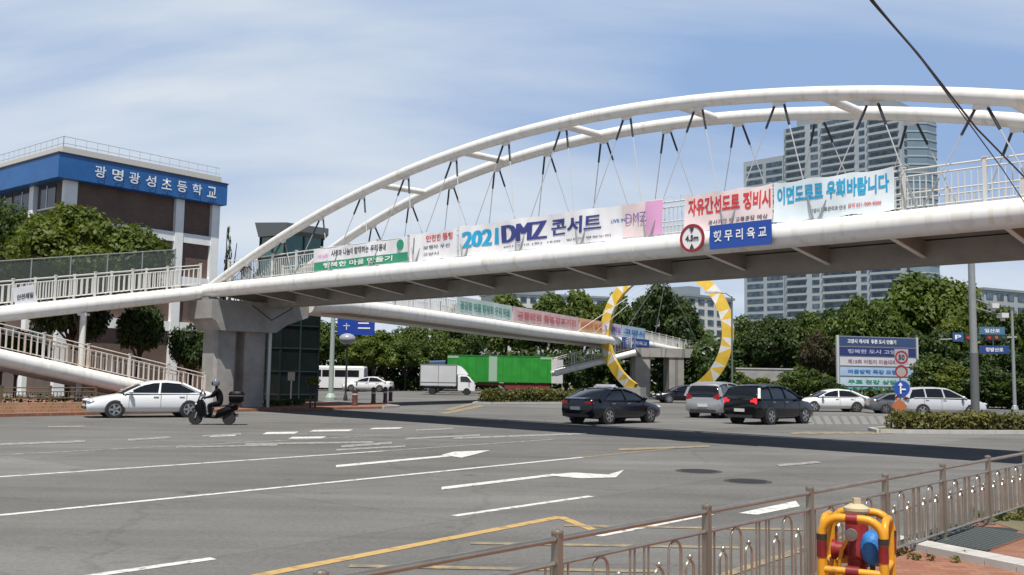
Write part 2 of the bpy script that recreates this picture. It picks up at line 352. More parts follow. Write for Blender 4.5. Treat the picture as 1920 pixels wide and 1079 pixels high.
def trunk_mesh(cs, seed, low=0.28, fork=False, r=0.022):
    rng = np.random.default_rng(seed + 100); mb = MB()
    mb.tube([(0, 0, 0), (0.01, 0.005, low * 0.5), (0.0, 0.01, low + 0.08), (0.01, 0, low + 0.3)], [r * 1.25, r, r * 0.8, r * 0.3], 8)
    for i in rng.choice(len(cs), 11, replace=False):
        c = cs[i]; z0 = low * (0.75 + 0.5 * rng.random())
        mb.tube([(0, 0.005, z0), (c[0] * 0.45, c[1] * 0.45, z0 + (c[2] - z0) * 0.55), c], [r * 0.6, r * 0.4, r * 0.12], 6)
    me_o = mb.build('trunk', M_BARK, None, True); me = me_o.data; bpy.data.objects.remove(me_o)
    return me

CROWNS = {}
def variant(key):
    if key not in CROWNS:
        kind, li, sd = key
        low = {'round': 0.28, 'tall': 0.30, 'bush': 0.0, 'cone': 0.1, 'high': 0.42, 'fine': 0.40}[kind]
        cm, cs = crown_mesh(sd, LEAFS[li], 'cone' if kind == 'cone' else 'round', {'bush': 3600, 'cone': 4200, 'fine': 26000}.get(kind, 9500), {'bush': 0.03, 'fine': 0.0135}.get(kind, 0.022), low)
        CROWNS[key] = (cm, trunk_mesh(cs, sd, max(low, 0.12)))
    return CROWNS[key]

def tree(name, label, px, Yd, top_y, wpx, kind='round', li=0, sd=1, cat='tree', group=None, base_z=0.0):
    b = D(px, 700, Yd); b.z = base_z; t = D(px, top_y, Yd)
    h = t.z - base_z; wd = wpx / FPX * Yd * 1.02
    cm, tm = variant((kind, li, sd))
    o = thing(name, label, cat, b, 0.0, group); o.rotation_euler = (0, 0, rnd.random() * 6.28)
    c = link('crown', cm, o); k = link('trunk', tm, o)
    for q in (c, k): q.scale = (wd, wd, h)
    k.scale = (h * 0.8, h * 0.8, h)
    return o

def hedge(name, label, pts, width, height, li, count, size=0.11, base_z=0.12, group=None):
    rng = np.random.default_rng(len(name) + count); cs, rs = [], []
    pts = [Vector(p) for p in pts]; tot = sum((pts[i + 1] - pts[i]).length for i in range(len(pts) - 1)); base = pts[0].copy()
    for i in range(len(pts) - 1):
        a, b = pts[i], pts[i + 1]; L = (b - a).length; n = Vector((-(b - a).y, (b - a).x, 0)).normalized(); k = max(3, int(L / 0.28))
        for j in range(k):
            for q in (-0.35, 0, 0.35):
                c = a + (b - a) * ((j + rng.random()) / k) + n * (q * width + rng.normal() * 0.05) - base
                hh = height * (0.72 + 0.4 * rng.random())
                cs.append((c.x, c.y, base_z + hh * 0.68)); rs.append(hh * 0.36)
                cs.append((c.x, c.y, base_z + hh * 0.3)); rs.append(hh * 0.33)
    v, f = leaves(cs, rs, count, size, rng, flat=0.9)
    v[:, 2] = np.maximum(v[:, 2], 0.02)
    me = leafmesh('hedge', v, f, LEAFS[li]); o = link(name, me); o.location = (base.x, base.y, 0)
    return tag(o, label, 'hedge', group)

# ------------------------------------------------------------------ ground, roads, pavements
RD = Vector((math.cos(math.radians(51)), math.sin(math.radians(51)), 0)); RN = Vector((-RD.y, RD.x, 0))
def RB(a, b, z=0.0): q = RD * a + RN * b; return Vector((q.x, q.y, z))

def sheet(name, poly, z, m, kind='structure', thick=0.0):
    mb = MB(); pts = [Vector((p[0], p[1], z)) for p in poly]
    if thick: mb.prism([Vector((p.x, p.y, z - thick)) for p in pts], (0, 0, thick))
    else: mb.add(pts, [tuple(range(len(pts)))])
    o = mb.build(name, m); return tag(o, kind=kind)

G = 3000
sheet('ground', [(-G, -60), (G, -60), (G, G), (-G, G)], -0.02, M_GND)
sheet('road', [(-150, -40), (150, -40), (150, 96), (10, 112), (-20, 175), (-75, 175), (-150, 110)], 0.0, ASPH)
KH = 0.13
def pavement(poly, m=None, kerb=True):
    sheet('pavement', poly, KH, m or M_PAVE, thick=KH + 0.02)
    if kerb:
        mb = MB(); pts = [Vector((p[0], p[1], 0)) for p in poly] + [Vector((poly[0][0], poly[0][1], 0))]
        for a, b in zip(pts[:-1], pts[1:]):
            L = (b - a).length; d = (b - a).normalized(); n = Vector((d.y, -d.x, 0)); k = max(1, int(L / 1.0))
            if L > 60: continue
            for i in range(k):
                c = a + d * (L * (i + 0.5) / k)
                mb.box((c.x, c.y, KH / 2 + 0.003), (L / k - 0.012, 0.18, KH + 0.012), d, n)
        tag(mb.build('kerb', M_KERB), kind='structure')

near_b = 3.9
pv = [RB(-25, near_b), RB(60, near_b - 0.9), RB(60, -30), RB(-25, -30)]
pavement(pv)
# far corner with the pier
pavement([RB(-60, 40.6), RB(38.5, 40.6), RB(40.6, 41.4), RB(41.6, 43.5), RB(41.6, 62), RB(-60, 62)])
M_PLAIN = mat('far_pavement', (0.30, 0.27, 0.24), 0.85, scale=2, col2=(0.36, 0.32, 0.28))

# road markings, from pixels of the photo laid on the road
MZ = [0.004]
def lift(z):
    MZ[0] += 0.00013; return z + MZ[0] - 0.004
def mark(poly, m=M_MARK, name='lane_marking', z=0.004):
    z = lift(z)
    pts = [P(x, y, 0) for x, y in poly]
    mb = MB(); mb.add([Vector((p.x, p.y, z)) for p in pts], [tuple(range(len(pts)))])
    return tag(mb.build(name, m), kind='structure')
def stripe(a, b, wid=0.14, m=M_MARK, name='lane_marking', z=0.004):
    a, b = P(*a), P(*b); return wstripe(a, b, wid, m, name, z)
def wstripe(a, b, wid, m, name='lane_marking', z=0.004):
    z = lift(z)
    d = (b - a); d.z = 0; L = d.length; d.normalize(); n = Vector((-d.y, d.x, 0)) * (wid / 2); k = max(1, int(L / 6)); mb = MB()
    for i in range(k):
        p, q = a + d * (L * i / k), a + d * (L * (i + 1) / k)
        mb.add([Vector((v.x, v.y, z)) for v in (p - n, q - n, q + n, p + n)], [(0, 1, 2, 3)])
    return tag(mb.build(name, m), kind='structure')

wstripe(RB(-14, 13.5), RB(20.0, 13.85), 0.15, M_MARK)
wstripe(RB(20.0, 13.85), RB(26, 13.9), 0.13, M_YWORN)
wstripe(RB(-14, 18.7), RB(17.5, 18.4), 0.15, M_MARK)
wstripe(RB(17.5, 18.4), RB(25, 18.4), 0.15, M_WORN)
wstripe(RB(-16, 23.0), RB(22.0, 23.1), 0.15, M_WORN)
wstripe(RB(-16, 26.5), RB(-1, 26.6), 0.15, M_YWORN)
wstripe(RB(-16, 27.2), RB(-3, 27.3), 0.15, M_YWORN)
stripe((160, 1082), (400, 1048), 0.14); stripe((852, 968), (1108, 931), 0.14)
stripe((480, 1081), (1050, 970), 0.17, M_YELL); stripe((1050, 970), (1135, 1003), 0.15, M_YELL)
stripe((1120, 1006), (1332, 965), 0.13); mark([(1385, 963), (1492, 940), (1500, 950), (1420, 966)], M_MARK, 'stop_line')
# hatching of the yellow no-stopping zone
for i in range(6):
    a = 1.2 + i * 1.9
    wstripe(RB(a, 7.7), RB(a + 2.0, 5.2), 0.15, M_YWORN, 'hatch_marking', 0.005)
wstripe(RB(-3, 4.6), RB(13, 4.6), 0.14, M_YWORN, 'hatch_marking', 0.006)
# arrows: shaft and left-bent head
def arrow(a0, a1, b, head=2.0, turn=-1, m=M_MARK):
    z = 0.004
    mb = MB(); q = lambda a, bb: RB(a, bb, z)
    mb.add([q(a0, b - .09), q(a1 - head, b - .09), q(a1 - head, b + .09), q(a0, b + .09)], [(0, 1, 2, 3)])
    mb.add([q(a1 - head, b - .09), q(a1 - head + .5, b + turn * .55), q(a1 - head + .9, b + turn * 1.0), q(a1 - head * .2, b + turn * .62), q(a1 - head * .45, b + turn * .35), q(a1 - head, b + .09)], [(0, 1, 2, 3, 4, 5)])
    mb.add([q(a1 - head, b + turn * 1.35), q(a1 - head + 2.1, b + turn * 1.1), q(a1 - head + .1, b + turn * .3)], [(0, 1, 2)])
    return tag(mb.build('arrow_marking', m), kind='structure')
mark([(828, 914), (1040, 889), (1040, 893), (828, 919)], M_MARK, 'arrow_marking')
mark([(1020, 892), (1075, 887), (1140, 891), (1170, 882), (1155, 896), (1090, 898)], M_MARK, 'arrow_marking', 0.006)
mark([(630, 873), (850, 853), (850, 856), (630, 877)], M_MARK, 'arrow_marking')
mark([(828, 854), (850, 848), (920, 845), (890, 853), (866, 859)], M_MARK, 'arrow_marking', 0.006)
for a in [((500, 811), (560, 810), 4), ((588, 807), (662, 806), 3), ((700, 803), (756, 802), 2.5), ((548, 820), (612, 819), 3.5), ((400, 816), (448, 814), 4), ((680, 833), (730, 830), 4)]:
    (x0, y0), (x1, y1), t = a
    mark([(x0, y0), (x1, y1), (x1 - 8, y1 + t), (x0 - 8, y0 + t)], M_MARK, 'lane_marking')
for a in [((460, 832), (700, 828), 3), ((330, 838), (520, 834), 2.5), ((630, 843), (760, 836), 3), ((850, 821), (1100, 812), 3), ((760, 822), (900, 815), 3), ((0, 832), (160, 826), 4), ((90, 800), (160, 799), 2), ((240, 824), (320, 819), 3.5), ((380, 817), (452, 813), 3), ((780, 806), (850, 803), 2.5), ((640, 836), (735, 829), 4)]:
    (x0, y0), (x1, y1), t = a
    mark([(x0, y0), (x1, y1), (x1, y1 + t), (x0, y0 + t)], M_WORN, 'lane_marking')
# crosswalk far right and yellow hatching in the junction
for i in range(9):
    x0 = 1508 + i * 17
    mark([(x0, 781), (x0 + 10, 781), (x0 + 20, 797), (x0 + 8, 797)], M_FADED, 'crosswalk_marking')
for i in range(6):
    x0 = 1480 + i * 30
    mark([(x0, 812), (x0 + 40, 810), (x0 + 46, 813), (x0 + 6, 815)], M_YWORN, 'hatch_marking')
mark([(1455, 872), (1530, 866), (1540, 869), (1462, 876)], M_WORN, 'lane_marking')
mark([(830, 769), (900, 752), (905, 754), (845, 770)], M_YWORN, 'hatch_marking')
mark([(820, 776), (900, 760), (910, 762), (840, 777)], M_YWORN, 'hatch_marking')
mark([(1160, 842), (1330, 836), (1330, 839), (1160, 846)], M_YWORN, 'lane_marking')

# manhole covers
M_IRON = mat('cast_iron', (0.045, 0.044, 0.042), 0.7, 0.3, scale=8, col2=(0.075, 0.073, 0.07))
for (x, y, r), lb in zip([(1310, 884, 0.50), (1402, 903, 0.47)], ['dark round iron manhole cover on the road, the farther of two', 'dark round iron manhole cover on the road, the nearer of two']):
    c = P(x, y); t = thing('manhole_cover', lb, 'manhole cover', (c.x, c.y, 0), 0, 'manhole covers in the road')
    mb = MB(); mb.lathe((c.x, c.y, 0.0), [(r, 0.0), (r, 0.006), (r * .84, 0.008), (0.01, 0.008)], 28); mb.build('frame', M_IRON, t)
    mb = MB(); mb.lathe((c.x, c.y, 0.007), [(r * .78, 0), (r * .78, 0.006), (r * .7, 0.008), (0.01, 0.008)], 28); mb.build('lid', mat('iron_lid', (0.03, 0.03, 0.03), 0.6, 0.4), t)

# ------------------------------------------------------------------ the arch footbridge
BA = Vector((-16.8, 53.78, 0)); BU = Vector((0.724, -0.690, 0)).normalized(); BN = Vector((-BU.y, BU.x, 0))
UP = Vector((0, 0, 1))
KBR = 0.911                                            # the bridge's scale about the camera: same picture, lower deck
def B(s, o, z): q = BA + BU * s + BN * o; return CAM + (Vector((q.x, q.y, z)) - CAM) * KBR
def bs(x, y, o=0.0):                                   # photo point -> (s, z) on the bridge's side plane
    p = onp(x, y, BA + BN * o, BN); return (p - BA).dot(BU), p.z

def seam_pipe(pts, r, name, parent, m, rib=3.1):
    mb = MB(); mb.tube(pts, r, 20)
    L = 0.0
    for a, b in zip(pts[:-1], pts[1:]):
        a, b = Vector(a), Vector(b); l = (b - a).length; d = (b - a) / max(l, 1e-6); k = int(l / rib)
        for i in range(k):
            c = a + d * ((i + .5) * l / max(k, 1)); mb.tube([c - d * .03, c + d * .03], r + 0.006, 20)
    return mb.build(name, m, parent, True)

def railing(pts, parent, m, h=1.25, step=0.16, post=2.0, name='railing', mtop=None, lift=0.0, br=0.012):
    """posts are parts of the railing, rails and balusters its own mesh"""
    mb = MB(); pb = []
    for a, b in zip(pts[:-1], pts[1:]):
        a, b = Vector(a), Vector(b); d = b - a; L = d.length; dh = Vector((d.x, d.y, 0)).normalized(); side = Vector((-dh.y, dh.x, 0))
        for hh, r in ((h, .028), (h - .17, .022), (.18, .022)):
            mb.tube([a + UP * hh, b + UP * hh], r, 6)
        k = max(1, int(L / step))
        for i in range(k):
            c = a + d * ((i + .5) / k); mb.box(c + UP * ((h - .17 + .18) / 2), (br * 2, br * 2, h - .35), dh, side)
        k = max(1, round(L / post))
        for i in range(k + 1):
            pb.append((a + d * (i / k), dh, side))
    r = mb.build(name, m, parent, False)
    for c, dh, side in pb:
        q = MB(); q.box(c + UP * (h / 2 + .03), (.09, .09, h + .06), dh, side); q.box(c + UP * (h + .075), (.12, .12, .03), dh, side)
        q.build('post', m, r)
    return r

fb = thing('footbridge', 'white steel arch footbridge with banners on its railing crossing the wide road', 'footbridge', B(0, 2.2, 0))
WB = 4.4; SP = 50 / 16.0; ZP = 6.5; RP = 0.365
for o_ in (0, WB): seam_pipe([B(-0.9, o_, ZP), B(56, o_, ZP)], RP, 'edge_pipe', fb, M_WHITE)
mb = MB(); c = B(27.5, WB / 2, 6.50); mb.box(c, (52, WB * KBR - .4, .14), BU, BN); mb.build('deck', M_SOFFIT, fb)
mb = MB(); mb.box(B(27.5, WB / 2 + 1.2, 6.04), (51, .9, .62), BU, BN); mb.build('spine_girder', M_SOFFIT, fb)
for k in range(18):
    s = .6 + k * SP
    mb = MB()
    for ss, wd, z0, z1 in ((s, .03, 6.05, 6.42),):
        poly = [B(ss, .25, 6.42), B(ss, WB - .25, 6.42), B(ss, WB - .3, 6.22), B(ss, WB / 2 + 1.2, 5.80), B(ss, .3, 6.22)]
        mb.prism([p - BU * .02 for p in poly], BU * .04)
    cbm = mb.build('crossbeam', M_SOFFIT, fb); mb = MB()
    fl = [B(s, .3, 6.20), B(s, WB / 2 + .72, 5.87)]
    for a, b in zip(fl[:-1], fl[1:]):
        d = (b - a); mb.box((a + b) / 2, (d.length, .13, .03), d, BU, d.cross(BU))
    mb.build('flange', M_WHITE, cbm)
def arch(s, near, lean=.9):
    hh = 1 - ((s - 25) / 25.0) ** 2; z = 6.8 + 5.2 * hh
    return B(s, lean * hh if near else WB - lean * hh, z)
for near in (True, False):
    mb = MB(); mb.tube([arch(s, near) for s in np.linspace(-.6, 50.6, 61)], .214, 16); mb.build('arch', M_WHITE, fb, True)
for s in (13.7, 19.2, 24.8, 30.3, 35.8, 41.4):
    mb = MB(); a, b = arch(s - .1, True), arch(s + .1, False); mb.tube([a, b], .137, 12); mb.build('cross_brace', M_WHITE, fb, True)
for near in (True, False):
    for k in range(1, 16):
        t = arch(k * SP, near); t = t - UP * .2
        lug = MB(); lug.box(t - UP * .04, (.42, .04, .18), BU, BN); lg = lug.build('hanger_lug', M_WHITE, fb)
        for q in (-.5, .5):
            e = B((k + q * .96) * SP, 0.05 if near else WB - .05, ZP + .36); t0 = t - UP * .12 + BU * (.16 * (1 if q > 0 else -1))
            d = (e - t0); L = d.length; d.normalize()
            mb = MB(); mb.tube([t0, e], .017, 6); h_ = mb.build('hanger', M_CABLE, fb, True)
            mb = MB(); mb.tube([t0, t0 + d * min(.7, L * .3)], .04, 6); mb.build('socket', M_SOCKET, h_, True)
            mb = MB(); mb.tube([e - d * min(.9, L * .4), e], .032, 6); mb.build('socket', M_GREY, h_, True)
rail_near = railing([B(.8, .45, 6.85), B(54, .45, 6.85)], fb, M_RAIL, 1.18, .16, 2.0)
rail_far = railing([B(.8, WB - .45, 6.85), B(54, WB - .45, 6.85)], fb, M_RAIL, 1.18, .16, 2.0)

def pier(name, label, s0, cols, o0, o1):
    p = thing(name, label, 'bridge pier', B(s0, 2.2, 0))
    mb = MB(); mb.prism([B(s0 - 1.6, o, z) for o, z in ((o0, 5.95), (o1, 5.95), (o1, 5.25), (o1 - 1.4, 4.75), (cols[1] + .9, 4.25), (cols[0] - .7, 4.25), (o0 + .3, 4.75), (o0, 4.9))], BU * 2.4)
    mb.build('cap_beam', M_CONC, p)
    mb = MB()
    for o in (0.0, WB):
        mb = MB(); mb.box(B(s0 - .3, o, 6.03), (.7, .6, .16), BU, BN); mb.build('bearing', M_GREY, p)
    for o in cols:
        mb = MB(); c = B(s0 - .3, o, 0); w2, l2, ch = .62, .7, .14
        poly = [c + BU * x + BN * y for x, y in ((-l2 + ch, -w2), (l2 - ch, -w2), (l2, -w2 + ch), (l2, w2 - ch), (l2 - ch, w2), (-l2 + ch, w2), (-l2, w2 - ch), (-l2, -w2 + ch))]
        mb.prism([Vector((q.x, q.y, .05)) for q in poly], (0, 0, 4.25)); mb.build('column', M_CONC, p)
    return p
pr = pier('bridge_pier', 'grey concrete pier with two columns carrying the left end of the arch footbridge', 0, (.72, 2.62), -.6, 5.7)
mb = MB(); mb.tube([B(.62, 3.42, -.1), B(.62, 3.42, 5.9)], .085, 10); mb.build('drain_pipe', M_LTGREY, pr, True)
mb = MB(); mb.box(B(1.02, 1.75, 5.15), (.02, .06, 1.3), BU, BN); mb.tube([B(1.03, 1.9, 5.75), B(1.03, 3.2, 4.95), B(1.03, 4.6, 5.75)], .03, 6); mb.build('conduit', M_DARK, pr)
pier('bridge_pier', 'concrete pier under the right end of the arch footbridge beside the near pavement', 54, (.55, 3.05), -.6, 5.0)

# ---- sloping walkways
def walkway(name, label, pts, width, parent=None, r=.38, side=None, m=None, rails=(True, True), rh=1.15, slab=True, rm=None, group=None, step=.17, br=.012):
    pts = [Vector(p) for p in pts]; o = thing(name, label, 'ramp', (pts[0].x, pts[0].y, 0), 0, group) if parent is None else parent
    d = pts[-1] - pts[0]; d.z = 0; d.normalize(); n = side if side is not None else Vector((-d.y, d.x, 0))
    seam_pipe(pts, r, 'edge_pipe', o, m or M_WHITE); seam_pipe([p + n * width for p in pts], r, 'edge_pipe', o, m or M_WHITE)
    mb = MB(); h_ = UP * .1
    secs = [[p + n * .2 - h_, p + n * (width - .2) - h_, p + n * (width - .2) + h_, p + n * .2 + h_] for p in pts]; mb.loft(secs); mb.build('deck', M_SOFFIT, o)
    for q, on in ((.3, rails[0]), (width - .3, rails[1])):
        if on: railing([p + n * q + UP * .3 for p in pts], o, rm or M_RAIL, rh, step, 2.0, br=br)
    return o
M_RAILO = mat('rail_paint_rusty', (0.64, 0.60, 0.55), 0.5, scale=1.5, col2=(.56, .42, .32), ramp=(.45, .7))
M_RAILW = mat('rail_paint_white', (0.66, 0.65, 0.62), 0.5)
up0 = B(-0.95, 0, 6.42); dl = -RD
u1 = onp(0, 590, up0, RN); u1 = up0 + (u1 - up0) * 1.5
walkway('access_ramp', 'upper flight of the white ramp rising to the footbridge from the left', [up0 + dl * .1, u1], 2.6, side=RN, rm=M_RAILW, r=.34, step=.27, br=.024)
lo_A = Vector((-21.6, 40.4, 0))
l0 = onp(0, 671, lo_A, RN); l1 = onp(255, 727, lo_A, RN); dd = l1 - l0
walkway('access_ramp', 'lower flight of the white ramp coming down to the pavement behind the white sedan', [l0 - dd * 1.0, l1 + dd * .62], 2.4, side=RN, rm=M_RAILO, r=.36, step=.27, br=.024)
# prop under the upper flight
pp = up0.lerp(u1, .42); t = thing('ramp_prop', 'thin white steel prop under the upper ramp flight', 'prop', (pp.x, pp.y, 0))
mb = MB(); mb.tube([(pp.x, pp.y, 0.1), (pp.x, pp.y, pp.z - .3)], .14, 12); mb.build('shaft', M_WHITE, t, True)
mb = MB(); mb.box((pp.x, pp.y, pp.z - .42), (.4, .4, .1)); mb.box((pp.x, pp.y, .2), (.45, .45, .05)); mb.build('plate', M_WHITE, t)
# mesh screen along the far side of the upper flight
M_MESH = mat('wire_mesh', (0.10, 0.125, 0.11), 0.6, alpha=.5)
t = thing('mesh_screen', 'tall grey green mesh screen behind the upper ramp railing', 'screen fence', (up0.x, up0.y, 0))
a = up0 + RN * 2.9 + UP * .25; b = u1 + RN * 2.9 + UP * .25
mb = MB(); mb.add([a + UP * .2, b + UP * .2, b + UP * 2.2, a + UP * 2.2], [(0, 1, 2, 3)]); mb.build('mesh_panel', M_MESH, t)
for i in range(9):
    c = a.lerp(b, i / 8); mb = MB(); mb.tube([c - UP * .2, c + UP * 2.25], .035, 6); mb.build('post', M_GREY, t)
mb = MB(); mb.tube([a + UP * 2.2, b + UP * 2.2], .03, 6); mb.tube([a + UP * 1.2, b + UP * 1.2], .02, 6); mb.build('rail', M_GREY, t)

# ------------------------------------------------------------------ banners and signs on the arch bridge
def wob_at(s, z): return .028 * math.sin(s * 1.9 + z * 2.2) + .016 * math.sin(s * 5.3 - z * 4.1) + .008 * math.sin(s * 11 + z * 1.3)
def cloth(name, label, x0, x1, o, z0, z1, m, group='banners on the footbridge railing', cat='banner', wob=.02):
    s0, s1 = bs(x0, 450, o)[0], bs(x1, 430, o)[0]
    t = thing(name, label, cat, B((s0 + s1) / 2, o, 0), 0, group); mb = MB(); k = max(6, int((s1 - s0) / .15)); vv = []
    for i in range(k + 1):
        f = i / k; s = s0 + (s1 - s0) * f
        for z in [z0 + (z1 - z0) * j / 4 for j in range(5)]:
            vv.append(B(s, o + wob_at(s, z), z - .05 * math.sin(math.pi * ((f * 3) % 1))))
    mb.add(vv, [(i * 5 + j, (i + 1) * 5 + j, (i + 1) * 5 + j + 1, i * 5 + j + 1) for i in range(k) for j in range(4)])
    mb.build('sheet', m, t, True)
    for s, q in ((s0, -1), (s1, 1)):
        for z in (z0 + .04, z1 - .04):
            r_ = MB(); r_.tube([B(s, o + wob_at(s, z), z), B(s + q * .22, o + .12, z + (.10 if z > 7.5 else -.06)), B(s + q * .34, o + .28, z + (.04 if z > 7.5 else .02))], .008, 5); r_.build('tie_rope', M_LTGREY, t)
    return t, s0, s1
MI = {}
def ink(c, nm):
    return mat('ink_' + nm, c, .7)
BLUE, NAVY, CYAN, RED, BLACK, GREEN, PINK, WHT, PURP = (ink((.035, .17, .42), 'blue'), ink((.04, .05, .22), 'navy'), ink((.02, .36, .62), 'cyan'), ink((.62, .05, .05), 'red'), ink((.05, .05, .055), 'black'),
    ink((.03, .28, .15), 'green'), ink((.75, .38, .62), 'pink'), ink((.8, .8, .8), 'white'), ink((.25, .16, .45), 'purple'))
SH_W = mat('banner_white', (0.72, 0.72, 0.75), .75, scale=.7, col2=(.80, .80, .82)); SH_P = mat('banner_pink', (0.76, 0.60, 0.60), .75, scale=.8, col2=(.80, .70, .70)); SH_B = mat('banner_pale_blue', (0.66, 0.77, 0.82), .75, scale=.8, col2=(.74, .80, .84))
OF = .16
def bt(body, t, s0, s1, f0, f1, z0, z1, m, bold=0.0, o=OF, depth=.03, heavy=0.0):
    a = s0 + (s1 - s0) * f0; b = s0 + (s1 - s0) * f1
    tx_ = text(body, B((a + b) / 2, o, (z0 + z1) / 2), BU, UP, (b - a) * KBR, (z1 - z0) * KBR, m, t, bold, depth - .018)
    import bmesh
    bm = bmesh.new(); bm.from_mesh(tx_.data)
    if heavy:                                         # poster weight: the strokes are widened sideways
        base = bm.verts[:] + bm.edges[:] + bm.faces[:]
        for i, k in enumerate((-1, -.5, .5, 1)):
            r = bmesh.ops.duplicate(bm, geom=base); bmesh.ops.translate(bm, vec=BU * (heavy * k) - BN * (.0012 * (i + 1)), verts=[g for g in r['geom'] if isinstance(g, bmesh.types.BMVert)])
    bmesh.ops.triangulate(bm, faces=bm.faces)
    for _ in range(3):
        lg = [e for e in bm.edges if e.calc_length() > .16]
        if not lg: break
        bmesh.ops.subdivide_edges(bm, edges=lg, cuts=1); bmesh.ops.triangulate(bm, faces=bm.faces)
    bm.to_mesh(tx_.data); bm.free()
    for v in tx_.data.vertices:                       # the print follows the folds of its cloth
        q = (v.co + off(t) - CAM) / KBR + CAM; v.co += BN * (wob_at((q - BA).dot(BU), q.z) * KBR)
    return tx_
def patch(t, s0, s1, f0, f1, z0, z1, m, name='printed_band', o=OF, d=.012):
    a = s0 + (s1 - s0) * f0; b = s0 + (s1 - s0) * f1; mb = MB()
    k = max(2, int((b - a) / .15)); mb_s = []
    for i in range(k + 1):
        s = a + (b - a) * i / k
        for j in range(5): z = z0 + (z1 - z0) * j / 4; mb_s.append(B(s, o - d + .002 + wob_at(s, z), z))
    mb.add(mb_s, [(i * 5 + j, (i + 1) * 5 + j, (i + 1) * 5 + j + 1, i * 5 + j + 1) for i in range(k) for j in range(4)])
    return mb.build(name, m, t, True)
    secs = []
    for i in range(k + 1):
        s = a + (b - a) * i / k; secs.append([B(s, o - d - .02, z0), B(s, o - d - .02, z1), B(s, o - d - .016, z1), B(s, o - d - .016, z0)])
    mb.loft(secs); return mb.build(name, m, t)
t, s0, s1 = cloth('banner', 'white and green banner with dark green lettering, nearest the left pier', 590, 766, OF, 6.98, 8.1, SH_W)
patch(t, s0, s1, .0, 1, 7.0, 7.42, GREEN); bt('사랑과 나눔이 함께하는 우리동네', t, s0, s1, .2, .78, 7.62, 7.95, BLACK, .02); bt('행복한 마을 만들기', t, s0, s1, .12, .85, 7.1, 7.35, WHT, .02, depth=.05); bt('제10회', t, s0, s1, .05, .17, 7.6, 7.8, PINK, .02)
mb = MB(); c = B(s0 + (s1 - s0) * .93, OF - .04, 7.78); mb.lathe(c, [(.22, -.01), (.22, .01)], 20, BN); mb.build('emblem', GREEN, t)
t, s0, s1 = cloth('banner', 'small white banner with red heading between the green one and the concert one', 769, 857, OF, 6.98, 8.2, SH_W)
bt('안전한 통행', t, s0, s1, .35, .92, 7.75, 8.05, RED, .02); bt('보행자 우선', t, s0, s1, .3, .85, 7.42, 7.6, BLACK, .01); bt('고양시', t, s0, s1, .3, .62, 7.14, 7.28, BLACK, .01); patch(t, s0, s1, .08, .1, 7.2, 8.0, BLACK)
t, s0, s1 = cloth('banner', 'long white banner reading 2021 DMZ in blue with a pink right end', 861, 1243, OF, 6.98, 8.25, SH_W)
bt('2021', t, s0, s1, .025, .222, 7.30, 7.98, CYAN, .01, heavy=.05); bt('DMZ', t, s0, s1, .25, .47, 7.32, 8.02, NAVY, 0.0, heavy=.075); bt('콘서트', t, s0, s1, .50, .735, 7.38, 8.02, NAVY, .01, heavy=.025)
bt('LIVE IN', t, s0, s1, .78, .84, 7.6, 7.72, BLUE, .02); bt('DMZ', t, s0, s1, .845, .935, 7.5, 7.85, PURP, 0.0, depth=.06); bt('2021. 7. 10. (토)  19:00   임진각 평화누리', t, s0, s1, .25, .78, 7.1, 7.2, BLACK, .01)
patch(t, s0, s1, .93, 1.0, 7.0, 8.2, PINK)
patch(t, s0, s1, .83, .93, 7.0, 8.2, SH_P)
t, s0, s1 = cloth('banner', 'white banner warning drivers in large red letters above the round sign', 1283, 1449, OF, 6.98, 8.25, SH_P)
bt('자유간선도로 정비시', t, s0, s1, .04, .98, 7.5, 8.08, RED, .035); bt('공사기간 중 교통혼잡 예상', t, s0, s1, .28, .95, 7.12, 7.28, BLACK, .015)
t, s0, s1 = cloth('banner', 'white banner with large sky blue letters, farthest right on the railing', 1451, 1678, OF, 6.98, 8.25, SH_B)
bt('이면도로로 우회바랍니다', t, s0, s1, .03, .96, 7.52, 8.08, CYAN, .035); bt('고양시 도로관리과 안내', t, s0, s1, .32, .62, 7.14, 7.28, BLACK, .015); bt('문의 031-909-9000', t, s0, s1, .64, .9, 7.16, 7.3, RED, .015)

s, z = bs(1298, 447, -.5)
t = thing('height_limit_sign', 'round red ringed height limit sign on the footbridge girder', 'road sign', B(s, -.5, z))
mb = MB(); mb.lathe(B(s, -.5, z), [(.37, -.012), (.37, .012)], 36, BN); mb.build('face', WHT, t)
mb = MB(); mb.lathe(B(s, -.505, z), [(.345, -.02), (.345, .018), (.43, .018), (.43, -.02), (.345, -.02)], 36, BN); mb.build('ring', mat('sign_ring', (.30, .02, .03), .5), t, True)
text('4.5m', B(s, -.515, z), BU, UP, .46, .18, BLACK, t, .04, .01)
mb = MB()
for q in (1, -1): mb.prism([B(s - .09, -.54, z + q * .36), B(s + .09, -.54, z + q * .36), B(s, -.54, z + q * .18)], BN * .01)
mb.build('arrow_symbol', BLACK, t); mb = MB(); mb.box(B(s, -.43, z), (.08, .12, .5), BU, BN); mb.build('bracket', M_GREY, t)
s0, z0 = bs(1331, 450, -.5); s1, z1 = bs(1447, 440, -.5)
t = thing('name_sign', 'blue name board with white letters on the footbridge girder beside the round sign', 'sign', B((s0 + s1) / 2, -.5, 6.55))
mb = MB(); mb.box(B((s0 + s1) / 2, -.5, 6.58), ((s1 - s0) * KBR, .03, .71), BU, BN); mb.build('board', mat('sign_blue', (.02, .075, .36), .45), t)
text('햇 무 리 육 교', B((s0 + s1) / 2, -.52, 6.6), BU, UP, (s1 - s0) * .78, .33, WHT, t, .02, .012)
mb = MB()
for f in (.2, .8): mb.box(B(s0 + (s1 - s0) * f, -.42, 6.58), (.08, .14, .5), BU, BN)
mb.build('bracket', M_GREY, t)
